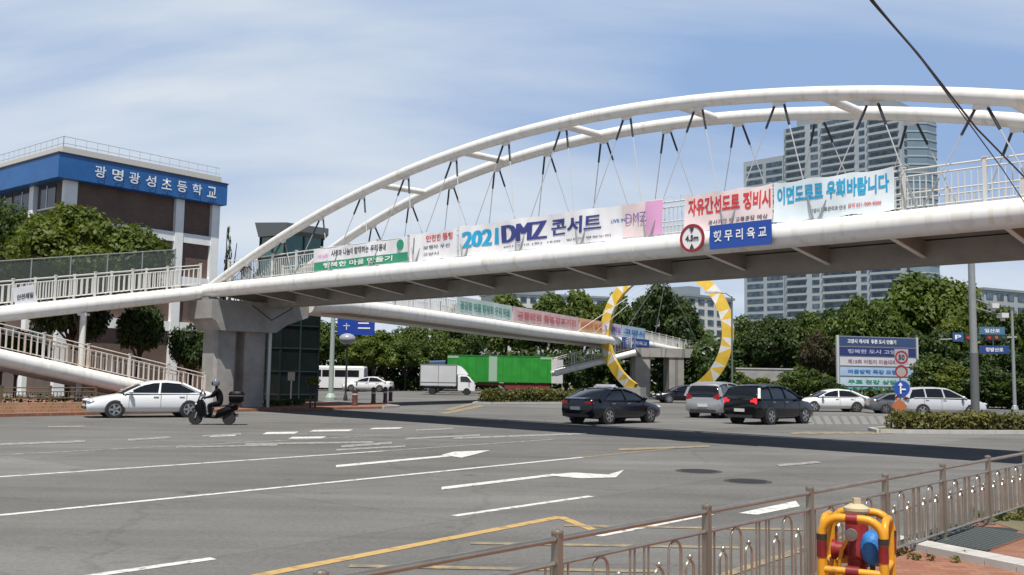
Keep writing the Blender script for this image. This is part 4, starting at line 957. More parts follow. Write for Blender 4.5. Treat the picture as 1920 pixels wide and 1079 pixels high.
# ------------------------------------------------------------------ vehicles
def paint(n, c, metal=0.0): return mat('paint_' + n, tuple(q * .6 for q in c) if max(c) < .05 else c, .22 if max(c) < .05 else .3, metal, coat=.35 if max(c) < .05 else .5, spec=.35 if max(c) < .05 else .5)
def interp(tab, x, k):
    for p, q in zip(tab[:-1], tab[1:]):
        lo, hi = sorted((p[0], q[0]))
        if lo <= x <= hi and hi > lo: f = (x - p[0]) / (q[0] - p[0]); return p[k] + (q[k] - p[k]) * f
    return tab[0][k] if abs(x - tab[0][0]) < abs(x - tab[-1][0]) else tab[-1][k]
KIND = {
 'sedan': dict(low=[(2.42, .50, .58, .34), (2.40, .60, .70, .26), (2.28, .70, .80, .22), (1.95, .79, .88, .21), (1.3, .90, .91, .21), (.95, .955, .92, .21), (0, .975, .92, .21), (-1.2, 1.0, .92, .21), (-1.8, 1.04, .91, .21), (-2.15, 1.05, .86, .23), (-2.34, 1.0, .80, .28), (-2.42, .78, .74, .33)],
   cab=[(1.15, .99), (.75, 1.19), (.35, 1.36), (-.05, 1.45), (-.55, 1.475), (-1.05, 1.43), (-1.5, 1.29), (-1.95, 1.10), (-2.05, 1.05)], belt=.96, wb=(1.42, -1.40), rw=.335, tail_z=.86, head_z=.66),
 'suv': dict(low=[(2.36, .55, .60, .38), (2.34, .72, .76, .28), (2.22, .86, .86, .25), (1.9, .98, .92, .24), (1.3, 1.06, .94, .24), (1.0, 1.10, .95, .24), (0, 1.12, .95, .24), (-1.5, 1.15, .95, .24), (-2.0, 1.17, .93, .26), (-2.25, 1.15, .88, .30), (-2.36, .95, .84, .36)],
   cab=[(1.2, 1.12), (.8, 1.36), (.45, 1.56), (.1, 1.68), (-.5, 1.725), (-1.3, 1.71), (-1.9, 1.65), (-2.15, 1.45), (-2.3, 1.16)], belt=1.11, wb=(1.38, -1.36), rw=.37, tail_z=1.02, head_z=.80),
 'van': dict(low=[(2.42, .55, .62, .36), (2.40, .70, .78, .26), (2.25, .86, .88, .23), (1.9, .98, .94, .22), (1.5, 1.05, .95, .22), (0, 1.08, .96, .22), (-1.7, 1.10, .96, .22), (-2.2, 1.10, .93, .24), (-2.38, 1.05, .90, .28), (-2.44, .85, .86, .34)],
   cab=[(1.75, 1.06), (1.2, 1.38), (.7, 1.62), (.2, 1.72), (-.6, 1.76), (-1.6, 1.74), (-2.15, 1.66), (-2.32, 1.40), (-2.4, 1.08)], belt=1.07, wb=(1.5, -1.42), rw=.34, tail_z=1.05, head_z=.82),
}
def car(kind, name, label, cat, px, py, heading, pm, sc=1.05, brake=False, group='cars at the junction', pos=None, light_bar=False):
    S = KIND[kind]; c = P(px, py) if pos is None else Vector(pos)
    t = thing(name, label, cat, (c.x, c.y, 0), 0, group); t.rotation_euler = (0, 0, math.radians(heading)); t.scale = (sc, sc, sc); OFF[t.name] = Vector((0, 0, 0))
    low, cab = S['low'], S['cab']
    def lsec(x, zt, w, zb):
        zm = zb + (zt - zb) * .55
        r = [(.0, zb), (w * .80, zb), (w * .95, zb + .08), (w, zb + .24 if zb + .24 < zm else zm - .01), (w, zm), (w * .975, zt - .13), (w * .93, zt - .04), (w * .84, zt), (w * .4, zt + .015)]
        return [Vector((x, y, z)) for y, z in r] + [Vector((x, 0, zt + .02))] + [Vector((x, -y, z)) for y, z in reversed(r[1:])]
    mb = MB(); mb.loft([lsec(*q) for q in low]); body = mb.build('body', pm, t, True, True, 50)
    bt_, zmx = S['belt'], max(q[1] for q in cab)
    def hw(z): return .86 - .25 * max(0, z - bt_) / (zmx - bt_) if kind == 'sedan' else .90 - .22 * max(0, z - bt_) / (zmx - bt_)
    def csec(x, z, g=0.0, cut=None):
        zb = bt_ - .06 if cut is None else max(bt_, z - cut)
        r = [(hw(zb) + g, zb), (hw(zb + (z - zb) * .6) + g, zb + (z - zb) * .6), (hw(z) + g - .03, z - .035 if z - .035 > zb else zb + (z - zb) * .8), (hw(z) - .14, z + g), ]
        return [Vector((x, y, zz)) for y, zz in r] + [Vector((x, 0, z + .012 + g))] + [Vector((x, -y, zz)) for y, zz in reversed(r)]
    mb = MB(); mb.loft([csec(x, z) for x, z in cab]); mb.build('windows', M_GLASS, t, True, True, 50)
    rx = [q for q in cab if q[1] > zmx - .16]
    x0, x1 = rx[0][0] + .12, rx[-1][0] - .06
    xs = sorted(set([x0, x1] + [q[0] for q in rx]), reverse=True); mb = MB(); mb.loft([csec(x, interp(cab, x, 1), .014, .075) for x in xs]); mb.build('roof', pm, t, True, True, 50)
    # pillars
    def onc(x, z, sgn, g=.006): return Vector((x, sgn * (hw(z) + g), z))
    n_p = {'sedan': [(1.1, x0 + .02, .045), (-.22, -.30, .05), (-1.98, x1 - .02, .10)], 'suv': [(1.15, x0, .05), (-.1, -.2, .055), (-1.15, -1.2, .055), (-2.22, x1 - .02, .13)], 'van': [(1.7, x0, .05), (.35, .3, .05), (-.95, -.98, .05), (-2.34, x1 - .02, .11)]}[kind]
    for sg in (1, -1):
        mb = MB()
        for xa, xb, wd in n_p:
            zt = interp(cab, xb, 1) - .05; mid = (xa + xb) / 2; zm = (bt_ + zt) / 2
            pts = [onc(xa, bt_ - .02, sg), onc(mid, min(zm, interp(cab, mid, 1) - .01), sg), onc(xb, zt, sg)]
            mb.tube(pts, [wd, wd * .8, wd * .8], 6)
        mb.tube([onc(x, bt_ + .0, sg, .012) for x in (1.0, 0, -1.0, -1.85)], .025, 6)
        mb.build('pillar', pm, t, True, True)
    # wheels
    for wx in S['wb']:
        for sg in (1, -1):
            w = interp(low, wx, 2); r = S['rw']
            mb = MB(); mb.lathe((wx, sg * (w - .30), r), [(r + .035, 0), (r + .035, .300), (r + .02, .306), (.05, .306)], 24, (0, sg, 0)); mb.build('wheel_arch', M_DARK, t, True, True)
            mb = MB(); mb.lathe((wx, sg * (w - .22), r), [(r * .62, 0), (r * .95, .0), (r, .04), (r, .2), (r * .95, .24), (r * .66, .245)], 24, (0, sg, 0)); wh = mb.build('wheel', M_TYRE, t, True, True)
            mb = MB(); mb.lathe((wx, sg * (w + .012), r), [(r * .66, .0), (r * .68, .015), (r * .58, .012), (r * .5, -.01), (.02, -.005)], 20, (0, sg, 0))
            for k in range(5):
                an = k * 2 * math.pi / 5; mb.box((wx + math.cos(an) * r * .34, sg * (w + .016), r + math.sin(an) * r * .34), (r * .52, .03, .075), (math.cos(an), 0, math.sin(an)), (0, 1, 0), (-math.sin(an), 0, math.cos(an)))
            mb.build('rim', M_CHROME, wh, False, True)
    xf, xr = low[0][0], low[-1][0]; hz, tz = S['head_z'], S['tail_z']
    for sg in (1, -1):
        mb = MB(); xh = 2.24 if kind == 'sedan' else 2.22; mb.ball((xh, sg * .62, hz), (.20, .20, .085), 10, 6); mb.build('headlight', M_HEAD, t, True, True)
        mb = MB()
        if kind == 'sedan': mb.box((xr + .085, sg * .60, tz), (.14, .28, .12)); mb.box((xr + .20, sg * .77, tz), (.16, .08, .10))
        else: mb.box((xr + .09, sg * .76, tz), (.16, .16, .26)); mb.box((xr + .05, sg * .64, tz), (.10, .18, .10))
        mb.build('taillight', M_BRAKE if brake else M_TAIL, t, False, True)
        mb = MB(); xm = interp(cab, 0, 0); xm = cab[0][0] - .28; mb.ball((xm, sg * (S['low'][5][2] + .10), bt_ + .07), (.09, .12, .075), 8, 6); mb.box((xm, sg * (S['low'][5][2] - .02), bt_ + .01), (.06, .16, .04)); mb.build('mirror', pm, t, True, True)
        for hx in ((-.1, -1.1) if kind != 'van' else (.4, -.6)):
            mb = MB(); mb.box((hx, sg * (S['low'][5][2] * .985), bt_ - .13), (.2, .035, .035)); mb.build('door_handle', M_CHROME, t, False, True)
        mb = MB()
        for hx in ((.92, -.28, -1.28) if kind != 'van' else (1.3, .3, -.9)):
            mb.box((hx, sg * (S['low'][5][2] + .001), (bt_ + .35) / 2 + .03), (.012, .01, bt_ - .42))
        mb.build('door_seam', M_DARK, t, False, True)
    mb = MB(); mb.box((xf - .05, 0, hz - .09), (.12, .84, .17)); mb.build('grille', M_DARK, t, False, True)
    mb = MB(); mb.box((xf + .0, 0, .40), (.1, 1.0, .1)); mb.build('bumper_trim', M_DARK, t, False, True); mb = MB(); mb.box((xr - .0, 0, .36), (.1, 1.3, .12)); mb.build('bumper_trim', M_DARK, t, False, True)
    mb = MB(); mb.box((xr - .02, 0, tz - .22 if kind == 'sedan' else .62), (.06, .5, .13)); mb.build('number_plate', mat('plate_white', (.6, .6, .58), .5), t, False, True); mb = MB(); mb.box((xf + .02, 0, .47), (.06, .5, .11)); mb.build('number_plate', mat('plate_white', (.6, .6, .58), .5), t, False, True)
    if light_bar:
        mb = MB(); mb.box((-.5, 0, zmx + .07), (.32, .8, .1)); mb.box((-.5, 0, zmx + .03), (.2, 1.1, .04)); mb.build('roof_sign', mat('roof_sign', (.6, .62, .68), .3), t, False, True)
    return t
W_ = paint('white', (.72, .73, .74)); K_ = paint('black', (.010, .010, .012)); KB = paint('blue_black', (.012, .014, .022)); SV = paint('silver', (.42, .43, .45), .5); GY = paint('grey', (.16, .165, .18), .4)
car('sedan', 'parked_car', 'white sedan at the left passing the foot of the ramp beside the scooter', 'car', 278, 782, 211, W_, 1.05)
car('sedan', 'parked_car', 'blue black sedan with a roof sign driving through the bridge shadow', 'car', 1149, 793, 46, KB, 1.06, light_bar=True)
car('suv', 'parked_car', 'black estate car with lit brake lights driving away in the middle', 'car', 1444, 794, 42, K_, 1.03, brake=True)
car('van', 'parked_car', 'silver people carrier seen from behind, left of the black estate car', 'car', 1350, 782, 58, SV, 1.05)
car('sedan', 'parked_car', 'dark sedan crossing behind the silver people carrier near the ring foot', 'car', 1280, 756, 188, KB, 1.0)
car('sedan', 'parked_car', 'white sedan crossing in front of the billboard', 'car', 1557, 772, 184, W_, 1.0)
car('suv', 'parked_car', 'silver estate car with white roof line behind the right hedge', 'car', 1764, 782, -3, paint('silver_white', (.58, .59, .61), .25), 1.0)
car('sedan', 'parked_car', 'grey car mostly hidden behind the silver estate car at the right', 'car', 1690, 776, -3, GY, .88)
car('sedan', 'parked_car', 'white sedan waiting in the side street behind the bollards', 'car', 690, 735, 172, W_, 1.12, group='vehicles in the side street')
car('suv', 'parked_car', 'white high car in the side street beside the pale green pole', 'car', 640, 730, 190, W_, 1.12, group='vehicles in the side street')
car('van', 'parked_car', 'beige van behind the white cars in the side street', 'car', 664, 722, 95, paint('beige', (.32, .27, .23)), 1.1, group='vehicles in the side street')

def place(t, px, py, heading, sc=1.0, Yd=None):
    c = P(px, py) if Yd is None else D(px, py, Yd); t.location = (c.x, c.y, 0); t.rotation_euler = (0, 0, math.radians(heading)); t.scale = (sc,) * 3
def wheel(t, x, y, r, wdt, sg, m=None):
    mb = MB(); mb.lathe((x, y - sg * wdt, r), [(r * .6, 0), (r * .95, 0), (r, .04), (r, wdt - .04), (r * .95, wdt), (r * .6, wdt)], 20, (0, sg, 0)); w_ = mb.build('wheel', M_TYRE, t, True, True)
    mb = MB(); mb.lathe((x, y - sg * .03, r), [(r * .62, 0), (r * .4, -.05), (.02, .02)], 16, (0, sg, 0)); mb.build('rim', M_CHROME, w_, True, True)
# bus
t = thing('minibus', 'white minibus in the side street behind the parked white cars', 'bus', (0, 0, 0)); place(t, 615, 722, 176, 1.0, 108)
def rsec(x, w, z0, z1, b=.18): return [Vector((x, y, z)) for y, z in ((-w, z0), (w, z0), (w, z1 - b), (w - b, z1), (-w + b, z1), (-w, z1 - b))]
mb = MB(); mb.loft([rsec(4.2, .85, .5, 2.3), rsec(4.1, 1.0, .35, 2.5), rsec(3.6, 1.08, .35, 2.78), rsec(-4.1, 1.08, .35, 2.78), rsec(-4.25, 1.0, .4, 2.6)]); mb.build('body', W_, t, True, True, 30)
for sg in (1, -1):
    for i in range(5): mb = MB(); mb.box((2.6 - i * 1.42, sg * 1.085, 1.95), (1.3, .03, .75)); mb.build('window', M_GLASS, t, False, True)
    for x in (2.7, -2.6): wheel(t, x, sg * 1.1, .42, .26, sg)
mb = MB(); mb.box((4.06, 0, 1.85), (.22, 1.7, .85), (1, 0, .18), None, (-.18, 0, 1)); mb.build('windscreen', M_GLASS, t, False, True)
for sg in (1, -1): mb = MB(); mb.box((4.2, sg * .7, .85), (.1, .3, .18)); mb.build('headlight', M_HEAD, t, False, True)
# box lorry, facing right
t = thing('box_lorry', 'white box lorry with a roof deflector in the side street before the green trailer', 'lorry', (0, 0, 0)); place(t, 843, 739, 0, 1.0, 97)
PG = mat('lorry_box', (.48, .49, .50), .5, scale=.8, col2=(.55, .56, .57))
mb = MB(); mb.box((-1.1, 0, 1.95), (3.6, 1.9, 2.15)); mb.build('cargo_box', PG, t, False, True)
mb = MB()
for z in (.9, 1.25, 3.0):
    mb.box((-1.1, -.965, z), (3.62, .03, .06))
for x in (-2.88, -1.1, .68): mb.box((x, -.965, 1.95), (.06, .035, 2.15))
mb.build('box_trim', M_GREY, t, False, True)
def cabs(x, z1, w, z0=.45): return rsec(x, w, z0, z1, .12)
mb = MB(); mb.loft([cabs(.85, 1.98, .85), cabs(1.7, 2.0, .86), cabs(2.15, 1.62, .86), cabs(2.45, 1.3, .85), cabs(2.55, .9, .80)]); mb.build('cab', W_, t, True, True, 35)
mb = MB(); mb.loft([[Vector((x, y, z)) for y, z in ((-.8, 2.02), (.8, 2.02), (.72, h), (-.72, h))] for x, h in ((.75, 2.95), (1.1, 2.85), (1.5, 2.5), (1.85, 2.06))]); mb.build('deflector', W_, t, True, True, 35)
mb = MB(); mb.box((2.16, 0, 1.6), (.06, 1.5, .52), (.7, 0, -.72), None, (.72, 0, .7)); mb.build('windscreen', M_GLASS, t, False, True)
for sg in (1, -1):
    mb = MB(); mb.prism([Vector((x, sg * .865, z)) for x, z in ((1.1, 1.35), (2.2, 1.3), (1.78, 1.85), (1.1, 1.88))], (0, sg * .02, 0)); mb.build('window', M_GLASS, t, False, True)
    mb = MB(); mb.box((2.52, sg * .62, .95), (.1, .3, .18)); mb.build('headlight', M_HEAD, t, False, True)
    mb = MB(); mb.box((1.95, sg * 1.05, 1.55), (.1, .14, .3)); mb.build('mirror', M_DARK, t, False, True)
    for x in (1.75, -1.7): wheel(t, x, sg * .88, .36, .22, sg)
mb = MB(); mb.box((-.6, 0, .7), (4.2, .8, .2)); mb.build('chassis', M_DARK, t, False, True)
# articulated lorry with green trailer, facing left
t = thing('articulated_lorry', 'long bright green trailer with a blue cab behind the white box lorry', 'lorry', (0, 0, 0)); place(t, 934, 738, 180, 1.0, 107)
GR = mat('trailer_green', (.012, .21, .018), .5, scale=1.2, col2=(.02, .28, .025), bump=.5)
mb = MB(); mb.box((-.1, 0, 2.72), (11.4, 2.5, 2.95)); mb.build('trailer_box', GR, t, False, True)
mb = MB(); mb.box((-6.45, 0, 2.55), (1.25, 2.45, 2.6)); mb.build('rear_door', PG, t, False, True)
mb = MB()
for sg in (1, -1):
    for x in (5.0, -5.2): mb.box((x, sg * 1.262, 4.0), (1.2, .03, .3))
    mb.box((.6, sg * 1.262, 2.7), (.9, .03, 2.9))
mb.build('printed_panel', mat('trailer_panel', (.30, .42, .33), .5), t, False, True)
mb = MB()
for sg in (1, -1):
    for i in range(12): mb.box((-5.4 + i * .98, sg * 1.258, 2.72), (.07, .03, 2.9))
    mb.box((-.1, sg * 1.262, 1.32), (11.4, .04, .12)); mb.box((-.1, sg * 1.262, 4.14), (11.4, .04, .1))
mb.build('ribs', mat('trailer_rib', (.02, .17, .025), .5), t, False, True)
mb = MB()
for sg in (1, -1): mb.box((-.2, sg * 1.0, 1.05), (10.8, .12, .22)); mb.box((-3.2, sg * 1.22, .75), (5.0, .05, .4))
mb.build('chassis', mat('chassis_red', (.16, .03, .02), .6), t, False, True)
for sg in (1, -1):
    for x in (-4.6, -3.4, -2.2, 3.6, 6.9): wheel(t, x, sg * 1.2, .5, .3, sg)
mb = MB(); mb.loft([rsec(5.85, 1.15, .6, 3.6), rsec(7.6, 1.2, .5, 3.5), rsec(8.0, 1.15, .5, 2.4), rsec(8.1, 1.1, .5, 1.6)]); mb.build('cab', paint('cab_blue', (.03, .07, .16)), t, True, True, 35)
mb = MB(); mb.box((7.83, 0, 2.6), (.1, 2.0, .9), (.95, 0, -.2), None, (.2, 0, .95)); mb.build('windscreen', M_GLASS, t, False, True)

# ------------------------------------------------------------------ scooter and rider
def skin(name, verts, edges, rad, m, parent, root=0, sub=2):
    me = bpy.data.meshes.new(name); me.from_pydata(verts, edges, []); o = bpy.data.objects.new(name, me); COL.objects.link(o)
    sk = o.modifiers.new('s', 'SKIN'); sk.use_smooth_shade = True; ss = o.modifiers.new('ss', 'SUBSURF'); ss.levels = sub; ss.render_levels = sub
    for i, r in enumerate(rad): me.skin_vertices[0].data[i].radius = (r, r) if not isinstance(r, tuple) else r; me.skin_vertices[0].data[i].use_root = (i == root)
    dg = bpy.context.evaluated_depsgraph_get(); dg.update(); nm = bpy.data.meshes.new_from_object(o.evaluated_get(dg))
    bpy.data.objects.remove(o); bpy.data.meshes.remove(me); nm.name = name; nm.materials.clear(); nm.materials.append(m); nm.shade_smooth()
    return link(name, nm, parent)
SCP = P(399, 793); SH = 187
sc_ = thing('scooter', 'black scooter with a black top box ridden beside the white sedan', 'motor scooter', (0, 0, 0)); place(sc_, 399, 797, SH, .93)
MK = mat('scooter_black', (.005, .005, .006), .4, coat=.05, spec=.12); MSEAT = mat('seat_vinyl', (.02, .02, .02), .6)
for nm, x, r in (('front', .68, .27), ('rear', -.62, .26)):
    mb = MB(); mb.lathe((x, -.07, r), [(r * .65, 0), (r * .92, 0), (r, .04), (r, .1), (r * .92, .14), (r * .65, .14)], 22, (0, 1, 0)); wh = mb.build('wheel', M_TYRE, sc_, True, True)
    mb = MB(); mb.lathe((x, -.05, r), [(r * .68, 0), (r * .68, .1), (r * .6, .1), (r * .6, 0), (r * .68, 0)], 20, (0, 1, 0)); mb.lathe((x, -.06, r), [(.07, 0), (.07, .12)], 10, (0, 1, 0))
    for k in range(5):
        an = k * 1.2566; mb.box((x + math.cos(an) * r * .35, 0, r + math.sin(an) * r * .35), (r * .6, .05, .04), (math.cos(an), 0, math.sin(an)), (0, 1, 0), (-math.sin(an), 0, math.cos(an)))
    mb.build('rim', M_CHROME, wh, False, True)
    mb = MB(); mb.loft([[Vector((x + math.cos(a) * (r + .04 + q[1]), q[0], r + math.sin(a) * (r + .04 + q[1]))) for q in ((-.09, -.02), (-.06, .02), (.06, .02), (.09, -.02))] for a in np.linspace(.4, 2.6, 9)]); mb.build('mudguard', MK, sc_, True, True)
def ssec(x, z0, z1, w): return [Vector((x, y, z)) for y, z in ((-w * .7, z0), (w * .7, z0), (w, (z0 + z1) / 2), (w * .7, z1), (-w * .7, z1), (-w, (z0 + z1) / 2))]
mb = MB(); mb.loft([ssec(.72, .62, .78, .10), ssec(.60, .50, .98, .20), ssec(.45, .34, 1.0, .22), ssec(.34, .30, .85, .20), ssec(.28, .28, .42, .2)]); mb.build('front_apron', MK, sc_, True, True)
mb = MB(); mb.loft([ssec(.34, .28, .38, .2), ssec(-.1, .26, .38, .2), ssec(-.18, .26, .60, .2), ssec(-.5, .42, .74, .19), ssec(-.95, .62, .80, .12)]); mb.build('rear_body', MK, sc_, True, True)
mb = MB(); mb.loft([ssec(.02, .70, .78, .12), ssec(-.2, .72, .80, .17), ssec(-.5, .74, .84, .17), ssec(-.72, .78, .92, .14)]); mb.build('seat', MSEAT, sc_, True, True)
mb = MB(); mb.tube([(.68, .09, .27), (.52, .07, .9), (.48, .05, 1.02)], .03, 8); mb.tube([(.68, -.09, .27), (.52, -.07, .9), (.48, -.05, 1.02)], .03, 8); mb.build('fork', M_CHROME, sc_, True, True)
mb = MB(); mb.tube([(.34, .36, 1.06), (.46, .18, 1.06), (.48, 0, 1.02), (.46, -.18, 1.06), (.34, -.36, 1.06)], .017, 8); mb.build('handlebar', M_DARK, sc_, True, True)
mb = MB(); mb.loft([[Vector((.60 - q * .14, y, .98 + q * .42)) for y in (-.17 + q * .05, -.06, .06, .17 - q * .05)] + [Vector((.588 - q * .14, y, .98 + q * .42)) for y in (.17 - q * .05, .06, -.06, -.17 + q * .05)] for q in (0, .5, 1)]); mb.build('windscreen', mat('smoke_screen', (.10, .12, .14), .1, spec=.6), sc_, True, True)
for sg in (1, -1):
    mb = MB(); mb.tube([(.42, sg * .2, 1.06), (.45, sg * .36, 1.22)], .008, 6); mb.ball((.46, sg * .40, 1.26), (.025, .075, .045), 8, 6); mb.build('mirror', M_DARK, sc_, True, True)
    mb = MB(); mb.ball((.66, sg * .09, .82), (.06, .07, .05), 8, 6); mb.build('headlight', M_HEAD, sc_, True, True)
mb = MB(); mb.box((-.97, 0, .74), (.06, .2, .09)); mb.build('taillight', M_TAIL, sc_, False, True)
mb = MB(); mb.tube([(-.2, -.17, .28), (-.5, -.2, .3), (-.95, -.2, .4)], [.035, .05, .06], 10); mb.build('exhaust', M_CHROME, sc_, True, True)
def bsec(z, x0, x1, w): return [Vector((x0, -w * .8, z)), Vector((x0, w * .8, z)), Vector((x0 + .06, w, z)), Vector((x1 - .06, w, z)), Vector((x1, w * .8, z)), Vector((x1, -w * .8, z)), Vector((x1 - .06, -w, z)), Vector((x0 + .06, -w, z))]
mb = MB(); mb.loft([bsec(.90, -1.10, -.66, .24), bsec(.94, -1.16, -.62, .27), bsec(1.26, -1.18, -.60, .28), bsec(1.34, -1.12, -.66, .24)]); tb = mb.build('top_box', MK, sc_, True, True); mb = MB(); mb.box((-.89, 0, 1.17), (.6, .575, .015)); mb.box((-1.19, 0, 1.08), (.02, .2, .06)); mb.build('trim', M_GREY, tb, False, True)
mb = MB(); mb.box((-.8, 0, .87), (.4, .3, .05)); mb.build('rack', M_DARK, sc_, False, True)
pr_ = thing('person', 'rider in black jacket and trousers with a grey helmet sitting on the scooter', 'person', (0, 0, 0)); place(pr_, 399, 797, SH, .93)
V = [(-.30, 0, .90), (-.24, 0, 1.10), (-.15, 0, 1.32), (-.10, 0, 1.46), (-.06, 0, 1.56)]
E_ = [(0, 1), (1, 2), (2, 3), (3, 4)]; Rr = [(.15, .17), (.14, .165), (.15, .19), (.075, .08), .07]
def addv(p, r, par): V.append(p); Rr.append(r); E_.append((par, len(V) - 1)); return len(V) - 1
for sg in (1, -1):
    s = addv((-.13, sg * .20, 1.38), .082, 2); e = addv((.06, sg * .31, 1.14), .058, s); wv = addv((.31, sg * .325, 1.07), .038, e); hd = addv((.35, sg * .335, 1.075), .036, wv)
    for k, (dy, ln) in enumerate(((-.03, .05), (-.01, .06), (.01, .058), (.03, .045))):
        k1 = addv((.39, sg * (.335 + dy), 1.085), .010, hd); k2 = addv((.405, sg * (.335 + dy), 1.05), .009, k1); addv((.385, sg * (.335 + dy), 1.03), .008, k2)
    th = addv((.345, sg * (.335 - .045), 1.055), .011, hd); addv((.375, sg * (.335 - .05), 1.04), .009, th)
    h = addv((-.24, sg * .12, .87), .105, 0); kn = addv((.16, sg * .24, .80), .075, h); an = addv((.10, sg * .22, .42), .05, kn); addv((.12, sg * .22, .40), .05, an); addv((.28, sg * .24, .385), .036, len(V) - 1)
M_CL = mat('black_clothes', (.004, .004, .005), .9, scale=14, col2=(.013, .013, .015), bump=.6, spec=.1)
skin('body', V, E_, Rr, M_CL, pr_)
mb = MB(); mb.ball((-.03, 0, 1.665), (.115, .095, .13), 14, 10); mb.ball((.085, 0, 1.65), (.025, .02, .03), 8, 6); mb.build('head', mat('skin', (.45, .28, .2), .6), pr_, True, True)
mb = MB(); mb.lathe((-.04, 0, 1.69), [(.14, -.13), (.158, -.06), (.16, .02), (.14, .09), (.09, .14), (.01, .16)], 18); hm = mb.build('helmet', mat('helmet_grey', (.16, .17, .19), .25, coat=.5), pr_, True, True)
mb = MB(); mb.loft([[Vector((-.04 + .168 * math.cos(a), .168 * math.sin(a), z)) for a in np.linspace(-1.1, 1.1, 9)] for z in (1.60, 1.66, 1.72)], closed=False, caps=False); mb.build('visor', M_GLASS, hm, True, True)

# ------------------------------------------------------------------ foreground: railing, hydrant with guard, paving details
FP = [P(*q, 1.0) for q in [(1045, 1005), (1335, 955), (1523, 920), (1645, 895), (1730, 874)]]
fd_ = (P(1920, 848, 1.0) - FP[0]); fd_.z = 0; fd_.normalize(); fn_ = Vector((-fd_.y, fd_.x, 0)); f0 = Vector((FP[0].x, FP[0].y, KH)); PIT = 1.835
M_STEEL = mat('stainless_bronze', (.38, .345, .29), .33, .8, scale=5, col2=(.47, .435, .37))
M_POSTS = mat('steel_post', (.34, .31, .26), .4, .75)
fe = thing('pedestrian_railing', 'bronze steel pedestrian railing with hoops along the near kerb', 'railing', f0)
FH = .87
def FPT(a, z, o=0.0): q = f0 + fd_ * a + fn_ * o; return Vector((q.x, q.y, KH + z))
for i in range(-3, 12):
    a = i * PIT
    mb = MB(); mb.box(FPT(a, FH / 2 + .01), (.054, .054, FH + .02), fd_, fn_); po = mb.build('post', M_POSTS, fe)
    mb = MB(); mb.lathe(FPT(a, FH + .02), [(.04, 0), (.04, .012), (.028, .02), (.01, .026)], 12); mb.build('cap', M_STEEL, po)
    mb = MB(); mb.box(FPT(a, .012), (.13, .13, .024), fd_, fn_); mb.build('foot_plate', M_POSTS, po)
    b0, b1 = a + .031, a + PIT - .031
    mb = MB(); mb.tube([FPT(b0, FH - .02), FPT(b1, FH - .02)], .021, 10); mb.tube([FPT(b0, FH - .17), FPT(b1, FH - .17)], .017, 8); mb.tube([FPT(b0, .10), FPT(b1, .10)], .017, 8)
    rp = mb.build('rail', M_STEEL, fe, True)
    mb = MB()
    def hoop(c, r, zt):
        pts = [FPT(c - r, .10)] + [FPT(c + r * math.cos(t_), zt - r + r * math.sin(t_)) for t_ in np.linspace(math.pi, 0, 9)] + [FPT(c + r, .10)]
        mb.tube(pts, .011, 6)
    for u in range(2):
        c = a + PIT * (.25 + .5 * u)
        hoop(c, .085, FH - .19); hoop(c - .21, .055, FH - .36); hoop(c + .21, .055, FH - .36)
        for q in (-.345, .345, -.40, .40): mb.tube([FPT(c + q, .10), FPT(c + q, FH - .17)], .009, 6)
        for q in (-.21, .21): mb.ball(FPT(c + q, FH - .33), .022, 8, 6)
    mb.build('hoops', M_STEEL, fe, True)

# steel mesh grating in the paving with its concrete edge
gp = [P(*q, KH) for q in [(1702, 1010), (1790, 985), (1915, 992), (1850, 1036)]]
t = thing('drain_grating', 'dark wire mesh panel lying on the pavement behind the railing', 'grating', ((gp[0].x + gp[2].x) / 2, (gp[0].y + gp[2].y) / 2, KH))
gx = (gp[1] - gp[0]); gy = (gp[3] - gp[0]); gx.z = gy.z = 0
sheet('drain_pit', [(q.x, q.y) for q in gp], KH + .004, mat('pit_dark', (.025, .03, .03), .9))
mb = MB()
for i in range(25): a = gp[0] + gx * (i / 24); mb.tube([a + UP * .022, a + gy + UP * .022], .006, 4)
for i in range(19): a = gp[0] + gy * (i / 18); mb.tube([a + UP * .028, a + gx + UP * .028], .006, 4)
mb.build('bars', mat('grate_steel', (.11, .13, .13), .6, .3), t)
ka, kb = P(1660, 1016, KH), P(1990, 1083, KH); d = kb - ka; d.z = 0; L = d.length; d.normalize(); n = Vector((-d.y, d.x, 0))
mb = MB()
for i in range(6): c = ka + d * (L * (i + .5) / 6); mb.box((c.x, c.y, KH + .03), (L / 6 - .012, .34, .09), d, n)
tag(mb.build('kerb', M_KERB), kind='structure')
# weeds and dry soil
sheet('soil_strip', [(q.x, q.y) for q in [P(1845, 975, KH), P(1990, 925, KH), P(2050, 970, KH), P(1925, 1000, KH)]], KH + .005, M_DIRT)
rng = np.random.default_rng(3); cs = []; 
for (x, y, k) in ((1862, 968, 10), (1885, 974, 12), (1905, 975, 8), (1720, 1038, 5), (1700, 1046, 3), (1780, 1048, 3), (1660, 1012, 4), (1930, 965, 8)):
    c = P(x, y, KH); cs += [(c.x + rng.normal() * .12, c.y + rng.normal() * .12, KH + .03) for _ in range(k)]
v, f = leaves(cs, [.06] * len(cs), 1500, .022, rng, .8, 0); f_o = link('weeds', leafmesh('weeds', v, f, LEAFS[4])); tag(f_o, 'low green weeds growing along the pavement edges', 'weeds', kind='stuff')

